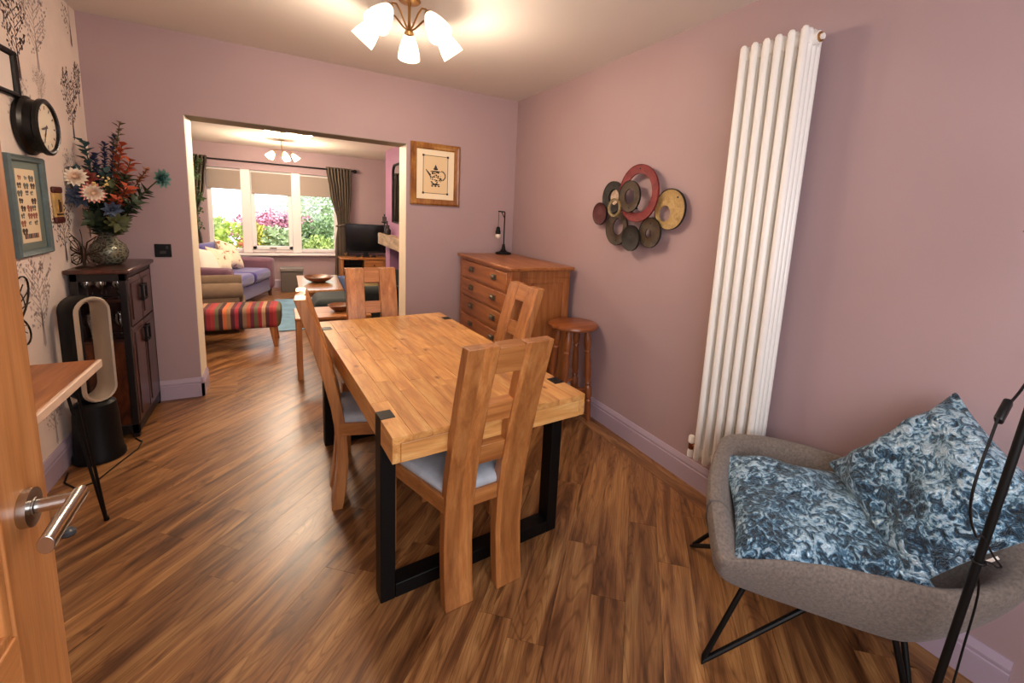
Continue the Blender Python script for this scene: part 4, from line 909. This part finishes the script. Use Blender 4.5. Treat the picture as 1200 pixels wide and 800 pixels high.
o = obj('cord_switch', MB().box((0, 0, 0), (.022, .016, .062)), BLKS, t, bev=.006, seg=3); o.location = rel((-.678, -3.83, 1.142)); o.rotation_euler = (0, rad(50), 0)
q = LB + dl * .62
m = MB(); m.tube([(rel(q) + Vector((.014 * cos(k), .014 * sin(k), 0))) for k in [2 * pi * i / 12 for i in range(12)]], .003, 6, closed=True); obj('cord_clip', m, BLACK, t)

# ================================================================== far room
# striped ottoman
t = thing('ottoman', 'low footstool in multicoloured striped fabric on tapered wooden legs', 'footstool', (-2.60, 1.37, 0), rad(-2))
STR = stripes('kilim_stripes', [S(140, 38, 42), S(160, 52, 52), S(98, 90, 60), S(60, 30, 34), S(196, 104, 56), S(150, 112, 74), S(80, 30, 40), S(150, 44, 52), S(58, 34, 40), S(132, 104, 76), S(160, 70, 46), S(110, 40, 54), S(96, 92, 64), S(150, 40, 48), S(168, 136, 98), S(84, 40, 42)], 'X', .52, off=.15)
obj('upholstery', MB().box((0, 0, .315), (1.08, .42, .215)), STR, t, bev=.05, seg=5, smooth=60)
for sx in (-1, 1):
    for sy in (-1, 1): obj('leg', MB().cyl((sx * .46, sy * .15, .22), (sx * .49, sy * .17, 0), .030, .018, 12), OAK['Z'], t)

# brown armchair (its rolled arm shows beside the opening)
BRF = plain('brown_fabric', S(112, 92, 72), .9, bs=200, bstr=.2, var=.08, vs=20)
t = thing('armchair', 'brown fabric armchair with a rolled arm half hidden by the opening', 'armchair', (-2.88, 2.22, 0), rad(4))
obj('base', MB().box((.02, 0, .20), (.86, .80, .26)), BRF, t, bev=.05, seg=4)
obj('seat_cushion', MB().box((.10, 0, .40), (.66, .50, .18)), BRF, t, bev=.06, seg=5)
obj('backrest', MB().box((-.34, 0, .52), (.20, .78, .62)), BRF, t, bev=.08, seg=5)
for s in (-1, 1):
    m = MB(); n_ = 20; rings = []
    for x in (-.40, -.1, .2, .36, .42):
        k = .95 if x > .4 else 1
        rings.append([(x, s * .345 + .085 * k * cos(a), .475 + .095 * k * sin(a)) for a in [2 * pi * i / n_ for i in range(n_)]])
    m.loft(rings); m.box((-.0, s * .345, .27), (.78, .13, .36)); obj('arm', m, BRF, t, smooth=50)
for sx in (-1, 1):
    for sy in (-1, 1): obj('leg', MB().cyl((sx * .36, sy * .34, .10), (sx * .36, sy * .34, 0), .022, .016, 10), DARKW['Z'], t)

# purple sofa set across the far left corner
PUR = plain('purple_fabric', S(56, 42, 126), .6, var=.10, vs=6, bs=120, bstr=.1, sheen=.5); MAUV = plain('mauve_fabric', S(112, 76, 92), .75, var=.08, vs=8, sheen=.2)
ANGS = rad(-18); SO = Vector((-2.80, 3.70, 0))
t = thing('sofa', 'purple two-seat sofa with dusky mauve arms under the window', 'sofa', SO, ANGS)
obj('base', MB().box((-.02, 0, .19), (.84, 1.34, .22)), PUR, t, bev=.03, seg=3)
for s in (-1, 1): obj('seat_cushion', MB().box((.07, s * .30, .375), (.74, .60, .17)), PUR, t, bev=.06, seg=5, smooth=60)
for s in (-1, 1): obj('back_cushion', MB().box((-.30, s * .30, .62), (.20, .62, .44), Matrix.Translation((-.3, 0, .62)) @ Matrix.Rotation(rad(-10), 4, 'Y') @ Matrix.Translation((.3, 0, -.62))), PUR, t, bev=.08, seg=5, smooth=60)
obj('back_frame', MB().box((-.42, 0, .44), (.14, 1.50, .70)), PUR, t, bev=.05, seg=4)
for s in (-1, 1): obj('arm', MB().box((-.01, s * .70, .36), (.90, .17, .50)), MAUV, t, bev=.06, seg=5, smooth=60)
for sx in (-1, 1):
    for sy in (-1, 1): obj('foot', MB().cyl((sx * .38, sy * .68, .11), (sx * .38, sy * .68, 0), .03, .022, 12), DARKW['Z'], t)
def floral(name, base, c1_, c2_):
    m, n, l, b = newmat(name); f = noise(n, l, coords(n, l, (1, 1, 1)), 15, 2, .5, .6)
    r = ramp(n, [(.40, base), (.60, base), (.65, c1_), (.72, c2_)]); l.new(f, r.inputs[0]); l.new(r.outputs[0], b.inputs['Base Color']); b.inputs['Roughness'].default_value = .85; return m
FLO = floral('floral_fabric', S(232, 216, 190), S(196, 132, 92), S(112, 84, 70))
RZ = Matrix.Rotation(ANGS, 3, 'Z')
def sofapt(x, y_, z): return SO + RZ @ Vector((x, y_, z))
xx, yy = RZ @ Vector((.35, .1, .85)), RZ @ Vector((0, 1, 0))
cushion('large cream floral cushion at the window end of the purple sofa', sofapt(-.02, .33, .67), RZ @ Vector((.1, .95, -.25)), RZ @ Vector((-.45, .25, .85)), .46, .46, .16, FLO, 'cream floral cushions on the sofa', 0, 3)
cushion('smaller cream floral cushion in the middle of the purple sofa', sofapt(.02, -.08, .635), RZ @ Vector((.1, .95, -.2)), RZ @ Vector((-.4, .2, .88)), .40, .38, .14, FLO, 'cream floral cushions on the sofa', 0, 4)
cushion('plain pale cushion at the near end of the purple sofa', sofapt(.02, -.42, .64), RZ @ Vector((.1, .95, -.2)), RZ @ Vector((-.4, .2, .88)), .42, .42, .14, plain('pale_cushion', S(232, 220, 206), .85), None, 0, 5)

# storage box
t = thing('storage_box', 'small grey fabric storage box with lid under the window', 'box', (-1.91, 4.60, 0))
GB = plain('box_grey', S(92, 84, 78), .85, bs=150, bstr=.2); obj('body', MB().box((0, 0, .175), (.33, .33, .35)), GB, t, bev=.006); obj('lid', MB().box((0, 0, .375), (.35, .35, .05)), plain('lid_grey', S(120, 112, 106), .7), t, bev=.008)
# rug
R = random.Random(1)
tag(obj('rug', MB().box((-1.45, 2.78, .006), (1.42, 1.96, .011)), plain('rug_blue', S(120, 158, 182), .95, bs=300, bstr=.5, var=.18, vs=6), bev=.004), 'pale blue-grey rug under the coffee table', 'rug')
# coffee table
COFT = wood('coffee_table_oak', S(168, 104, 60), S(196, 134, 84), S(214, 156, 106), 'Y', scale=2.4, rough=.22, fine=.12, coat=.8)
t = thing('coffee_table', 'low oak coffee table on the blue rug in the far room', 'table', (-1.60, 2.62, .0115))
obj('top', MB().box((0, 0, .42), (.54, 1.30, .035)), COFT, t, bev=.004)
for sx in (-1, 1):
    for sy in (-1, 1): obj('leg', MB().box((sx * .23, sy * .6, .2), (.06, .06, .40)), OAK['Z'], t, bev=.003)
obj('apron', MB().box((0, 0, .375), (.46, 1.2, .06)), OAK['Y'], t); obj('shelf', MB().box((0, 0, .14), (.44, 1.16, .02)), OAK['Y'], t)
bowl = [(.05, 0), (.09, .008), (.15, .04), (.185, .078), (.18, .08), (.14, .048), (.08, .02), (.0001, .016)]
BOWLW = wood('bowl_wood', S(74, 40, 22), S(112, 66, 36), S(150, 98, 58), 'X', stretch=4, scale=6, rough=.35, coat=.2)
tag(obj('bowl', MB().lathe(bowl, seg=36), BOWLW, loc=(-1.62, 2.62, .449)), 'wide brown wooden bowl on the coffee table', 'bowl', )
# side table in the opening with bowl
t = thing('side_table', 'small oak side table in the opening just behind the dining table', 'table', (-1.655, .265, 0))
obj('top', MB().box((0, 0, .535), (.60, .44, .024)), OAK['X'], t, bev=.005)
for sx in (-1, 1):
    for sy in (-1, 1):
        obj('leg', MB().box((sx * .27, sy * .19, .262), (.042, .042, .523)), OAK['Z'], t, bev=.003)
for sy in (-1, 1): obj('apron', MB().box((0, sy * .19, .49), (.50, .02, .06)), OAK['X'], t)
for sx in (-1, 1): obj('stretcher', MB().box((sx * .27, 0, .17), (.022, .34, .03)), OAK['Y'], t)
o = obj('bowl', MB().lathe([(r * .56, z * .78) for r, z in bowl], seg=32), BOWLW, loc=(-1.59, .26, .547)); tag(o, 'small dark wooden bowl on the side table behind the dining table', 'bowl')
# dark sofa with chaise
DG = plain('dark_green_velvet', S(22, 31, 30), .7, var=.2, vs=5, bs=90, bstr=.15, sheen=.05, spec=.3)
t = thing('sofa', 'dark green-grey sofa with a long end reaching toward the coffee table', 'sofa', (-1.0, 1.28, 0))
obj('base', MB().box((-.02, .06, .20), (1.40, .62, .26)), DG, t, bev=.04, seg=3)
obj('chaise_cushion', MB().box((-.08, .06, .405), (1.36, .60, .19)), DG, t, bev=.085, seg=6, smooth=70)
obj('arm', MB().box((.10, -.26, .40), (1.0, .16, .48)), DG, t, bev=.07, seg=5, smooth=60)
obj('backrest', MB().box((.62, .1, .50), (.24, .95, .62)), DG, t, bev=.08, seg=5, smooth=60)
for sx in (-1, 1):
    for sy in (-1, 1): obj('foot', MB().cyl((sx * .6, .06 + sy * .26, .08), (sx * .6, .06 + sy * .26, 0), .025, .02, 10), DARKW['Z'], t)
cushion('dull yellow cushion on the dark sofa, seen through the far chair', (-1.10, 1.36, .60), (.75, .3, -.1), (-.1, .45, .8), .40, .38, .14, plain('ochre_cushion', S(150, 128, 84), .85), None, 0, 6)
cushion('dark cushion beside the dull yellow one on the dark sofa', (-.82, 1.26, .62), (.8, .2, -.1), (-.1, .45, .8), .42, .40, .15, plain('black_cushion', S(34, 40, 42), .7), None, 0, 7)
cushion('denim blue cushion at the far side of the dark sofa', (-1.30, 1.55, .57), (.8, .4, 0), (-.2, .5, .6), .34, .30, .13, plain('blue_cushion', S(62, 78, 112), .85), None, 0, 8)
# tv stand and tv
t = thing('tv_stand', 'light oak television stand with open shelf and drawer by the window', 'cabinet', (-.78, 4.62, 0))
obj('top', MB().box((0, 0, .565), (.78, .42, .03)), OAK['X'], t, bev=.004)
for s in (-1, 1): obj('side', MB().box((s * .355, 0, .275), (.045, .40, .55)), OAK['Z'], t, bev=.003)
obj('back', MB().box((0, .19, .30), (.70, .012, .50)), plain('stand_back', S(50, 34, 24), .6), t)
for z in (.06, .34): obj('shelf', MB().box((0, 0, z), (.67, .38, .022)), OAK['X'], t)
obj('divider', MB().box((.02, 0, .45), (.02, .38, .2)), OAK['Z'], t)
d = obj('drawer', MB().box((.18, -.19, .45), (.30, .02, .185)), OAK['X'], t, bev=.003); obj('knob', MB().ball((.18, -.21, .45), .014, 10), DARKW['X'], d)
d = obj('drawer', MB().box((.18, -.19, .20), (.30, .02, .245)), OAK['X'], t, bev=.003)
tag(obj('media_box', MB().box((0, 0, .03), (.26, .22, .06)), BLKS, bev=.005, loc=(-.96, 4.62, .351)), 'black media player box on the open shelf of the television stand', 'media player')
t = thing('television', 'flat black television on the oak stand beside the right curtain', 'television', (-.70, 4.68, .58), rad(-8))
obj('screen', MB().box((0, 0, .34), (.70, .035, .52)), BLKS, t, bev=.006); obj('screen_glass', MB().box((0, -.0185, .345), (.67, .002, .48)), plain('tv_glass', S(10, 10, 12), .12, spec=.6), t)
obj('stand_neck', MB().box((0, .01, .05), (.08, .03, .09)), BLKS, t); obj('stand_foot', MB().box((0, 0, .006), (.34, .18, .012)), BLKS, t, bev=.004)
GOLDM = plain('gold_metal', S(206, 166, 112), .3, 1)
for i, (x, y_, h) in enumerate(((-1.08, 4.47, .085), (-.80, 4.46, .045), (-.66, 4.455, .05), (-.55, 4.46, .06))):
    tag(obj('candle_holder', MB().lathe([(.022, 0), (.022, .004), (.006, .01), (.005, h * .6), (.016, h * .75), (.018, h), (.012, h), (.0001, h * .8)], seg=14), GOLDM, loc=(x, y_, .58)), ('tallest gold candle holder at the left end of the television stand', 'left of the three small gold holders before the television', 'middle of the three small gold holders before the television', 'right of the three small gold holders before the television')[i], 'candle holder', 'gold holders on the television stand')
# mantel shelf, mirror, candle holders
t = tag(obj('mantel_shelf', MB().box((-.6445, 2.63, 1.015), (.135, 1.58, .175)), wood('beam_wood', S(126, 98, 72), S(180, 152, 120), S(206, 182, 152), 'Y', stretch=5, scale=3, rough=.6, fine=.2), bev=.012), 'pale rustic wooden beam shelf on the plum chimney breast', 'shelf')
t = thing('mirror', 'black framed arched mirror above the beam shelf', 'mirror', (CB, 2.52, 1.30))
sh = [(-.34, 0), (.34, 0), (.34, .70)] + [(.34 - .12 + .12 * cos(a), .70 + .12 * sin(a)) for a in (rad(22), rad(45), rad(68), rad(90))] + [(-.34 + .12 + .12 * cos(a), .70 + .12 * sin(a)) for a in (rad(90), rad(112), rad(135), rad(158))] + [(-.34, .70)]
obj('frame', MB().tube([(-.02, a, b) for a, b in sh], .016, 8, closed=True), BLACK, t)
m = MB(); m.add([(-.016, a, b) for a, b in sh], [tuple(range(len(sh)))]); m.add([(-.002, a, b) for a, b in sh], [tuple(range(len(sh)))]); obj('mirror_glass', m, plain('mirror_silver', S(225, 225, 225), .02, 1), t, smooth=0)
t = thing('candelabra', 'black metal candle stand at the far end of the beam shelf', 'candle holder', (-.648, 3.22, 1.1025))
obj('base', MB().lathe([(.05, 0), (.05, .008), (.01, .014), (.008, .16)], seg=16), BLACK, t); m = MB(); m.tube([(0, -.12, .16), (0, .12, .16)], .006, 6)
for s in (-1, 0, 1): m.lathe([(.02, .16), (.026, .175), (.026, .18)], (0, s * .11, 0), 12)
obj('crossbar', m, BLACK, t)
for s in (-1, 0, 1): obj('candle', MB().cyl((0, s * .11, .18), (0, s * .11, .26 if s else .30), .011, seg=10), plain('candle_dark', S(60, 44, 44), .5), t)
for i, (y_, h, lab) in enumerate(((3.02, .20, 'taller dark bottle vase on the beam shelf beside the candle stand'), (2.90, .14, 'shorter dark jar on the beam shelf near the mirror'))):
    tag(obj('bottle_vase', MB().lathe([(.03, 0), (.035, .02), (.035, h * .5), (.012, h * .7), (.012, h), (.0001, h * .9)], seg=14), plain('smoky_glass', S(40, 34, 36), .2), loc=(-.648, y_, 1.1025)), lab, 'vase')
# curtains, pole, blinds
t = thing('curtain_pole', 'dark curtain pole with ball finials above the window', 'curtain pole', (-2.0, 4.84, 2.115))
obj('pole', MB().tube([(-1.22, 0, 0), (1.12, 0, 0)], .013, 12), BLACK, t)
for s, x in ((-1, -1.24), (1, 1.14)): obj('finial', MB().ball((x, 0, 0), .035, 14), BLACK, t); obj('bracket', MB().tube([(x - s * .10, 0, -.01), (x - s * .10, .055, -.01), (x - s * .1, .11, -.01)], .010, 8), BLACK, t)
CUR = stripes('curtain_stripe', [S(92, 78, 66), S(104, 90, 76), S(82, 70, 60), S(116, 102, 86)], 'X', .11, .85)
def curtain(label, prof, x0, seed):
    R = random.Random(seed); n_ = 72; rings = []
    for z, xa, xb in prof:
        rings.append([(xa + (xb - xa) * i / n_ - x0, 4.83 + .040 * sin(i / n_ * 2 * pi * 8 + .3 * sin(z * 3)) * (1 if z > 1.3 or z < 1.0 else .8), z) for i in range(n_ + 1)])
    m = MB(); m.loft(rings, closed=False, cap0=False, cap1=False)
    t = thing('curtain', label, 'curtain', (x0, 0, 0), 0, 'striped brown curtains'); o = obj('drape', m, CUR, t, smooth=80); so = o.modifiers.new('sol', 'SOLIDIFY'); so.thickness = .004
    i = min(range(len(prof)), key=lambda k: abs(prof[k][0] - 1.16)); _, xa, xb = prof[i]
    m = MB(); m.tube([((xa + xb) / 2 - x0 + ((xb - xa) / 2 + .02) * cos(a), 4.83 + .062 * sin(a), 1.15 + .03 * cos(a)) for a in [2 * pi * k / 24 for k in range(24)]], .014, 8, closed=True); obj('tie_back', m, CUR, t); return t
def smoothprof(p): 
    out = []
    for (z0, a0, b0), (z1, a1, b1) in zip(p, p[1:]):
        for k in range(4): f = k / 4; g = f * f * (3 - 2 * f); out.append((z0 + (z1 - z0) * f, a0 + (a1 - a0) * g, b0 + (b1 - b0) * g))
    return out + [p[-1]]
curtain('striped brown curtain tied back at the right side of the window', smoothprof([(2.155, -1.335, -.93), (1.75, -1.28, -.93), (1.16, -1.16, -.97), (.8, -1.20, -.98), (.02, -1.22, -.98)]), -1.12, 1)
curtain('striped brown curtain at the left side of the window, green vine beside it', smoothprof([(2.155, -3.40, -3.01), (1.75, -3.40, -3.05), (1.16, -3.38, -3.17), (.8, -3.37, -3.13), (.02, -3.37, -3.10)]), -3.2, 2)
t = thing('trailing_ivy', 'green trailing vine hanging in front of the left curtain', 'plant', (-3.17, 4.74, 2.12)); R = random.Random(11); pts = [Vector((R.uniform(-.03, .03), R.uniform(-.01, .01), -k * .075)) for k in range(15)]
obj('vine', MB().tube(pts, .004, 5), LEAFG, t); m = MB()
for k in range(150):
    q = pts[R.randrange(15)] + Vector((R.uniform(-.06, .08), R.uniform(-.05, .0), R.uniform(-.05, .05))); m.leaf(q, (R.uniform(-1, 1), R.uniform(-1, 0), R.uniform(-1, .2)), (0, -1, .3), R.uniform(.04, .07), .035)
o = obj('leaves', m, plain('ivy_green', S(62, 84, 46), .5, var=.3, vs=12), t); o['kind'] = 'stuff'
BLI = plain('blind_fabric', S(158, 144, 132), .85)
for x0, x1, zb, lab in ((-3.04, -2.555, 1.67, 'grey roller blind half down over the left window pane'), (-2.455, -1.86, 1.62, 'grey roller blind half down over the middle window pane'), (-1.785, -1.16, 1.635, 'grey roller blind half down over the right window pane')):
    t = thing('roller_blind', lab, 'blind', ((x0 + x1) / 2, YF + .05, 0), 0, 'roller blinds in the window'); hw = (x1 - x0) / 2
    obj('roller', MB().tube([(-hw, 0, 1.965), (hw, 0, 1.965)], .022, 14), WHITE, t); obj('fabric', MB().box((0, -.022, (zb + 1.965) / 2), (2 * hw - .02, .002, 1.965 - zb)), BLI, t); obj('bottom_bar', MB().box((0, -.022, zb), (2 * hw - .02, .010, .022)), BLI, t, bev=.003)

# ------------------------------------------------------------------ garden
gr = obj('lawn', B(-9, 6, YF + .25, 16, -.6, -.45), plain('lawn_green', S(120, 150, 70), .9, var=.3, vs=3)); gr['kind'] = 'structure'
def shrub(nm, label, c, rx, ry, rz, n_, ls, mat, seed, cat='shrub', group='garden shrubs outside the window', drop=0):
    R = random.Random(seed); t = thing(nm, label, cat, (c[0], c[1], -.45), 0, group); m = MB(); cz = c[2] + .45
    lob = [(Vector((R.uniform(-.6, .6) * rx, R.uniform(-.6, .6) * ry, cz + R.uniform(-.5, .6) * rz)), R.uniform(.4, .65)) for _ in range(9)]
    for i in range(n_):
        L0, s_ = lob[i % 9]; d = Vector((R.gauss(0, 1), R.gauss(0, 1), R.gauss(0, 1))).normalized(); k = R.uniform(.75, 1.0)
        p_ = L0 + Vector((d.x * rx, d.y * ry, d.z * rz)) * s_ * k
        if p_.z < .04: continue
        dd = d + Vector((R.uniform(-.8, .8), R.uniform(-.8, .8), R.uniform(-.8, .5) - drop)); m.leaf(p_, dd, d, ls * R.uniform(.7, 1.3), ls * .5, .15)
    o = obj('foliage', m, mat, t, smooth=0); o['kind'] = 'stuff'; m = MB()
    for k in range(5): m.tube([(R.uniform(-.08, .08), R.uniform(-.05, .05), 0), (R.uniform(-.2, .2) * rx, 0, cz * .5), (R.uniform(-.6, .6) * rx, R.uniform(-.4, .4) * ry, cz + .1 * rz)], [.03, .02, .008], 6)
    obj('branches', m, plain('bark', S(80, 62, 48), .85), t); return t
def fol(nm, c): return plain(nm, c, .55, var=.35, vs=5)
shrub('lime_shrub', 'lime green rounded shrub outside the left pane', (-3.15, 7.6, .50), .75, .5, .66, 2600, .13, fol('lime', S(186, 206, 96)), 1)
shrub('acer_shrub', 'red-pink leaved maple shrub outside behind the middle pane', (-2.15, 8.8, .86), 1.0, .6, .48, 3600, .12, fol('acer', S(212, 146, 168)), 2, drop=.5)
shrub('variegated_shrub', 'dark shrub with pale leaves low outside the middle pane', (-2.02, 7.3, .40), .50, .35, .48, 1300, .15, fol('variegated', S(176, 194, 150)), 3)
shrub('dark_shrub', 'dark green shrub low outside behind the pale leaved one', (-1.80, 7.8, .42), .60, .35, .45, 1500, .10, fol('darkleaf', S(72, 92, 66)), 4)
shrub('green_shrub', 'mid green shrub outside in the right pane', (-1.35, 8.2, .72), .50, .5, .50, 2200, .10, fol('midleaf', S(140, 168, 120)), 5)
shrub('grass_shrub', 'light yellow-green mound low outside the right pane', (-1.12, 7.2, .38), .55, .4, .42, 1800, .09, fol('paleleaf', S(178, 196, 120)), 6)
shrub('pale_tree', 'pale green tree far outside the right pane', (-.75, 11, 1.3), 1.3, .8, 1.0, 3200, .15, fol('treeleaf', S(190, 208, 172)), 7, 'tree', None)
shrub('orange_shrub', 'small orange-red shrub by the lime shrub outside', (-2.62, 7.0, .55), .16, .15, .16, 320, .07, fol('orangeleaf', S(206, 120, 84)), 8)
shrub('yellow_shrub', 'yellow-green upright shrub outside at the left of the middle pane', (-2.42, 7.2, .62), .14, .2, .42, 700, .09, fol('yellowleaf', S(190, 186, 70)), 9)
t = thing('lamp_post', 'thin grey post standing outside in the left pane', 'post', (-3.55, 9.5, -.45)); obj('post', MB().cyl((0, 0, 0), (0, 0, 2.55), .035, .03, 10), plain('post_grey', S(120, 128, 124), .5), t); obj('post_cap', MB().lathe([(.05, 2.55), (.05, 2.6), (.0001, 2.66)], seg=12), plain('post_grey', 0), t)
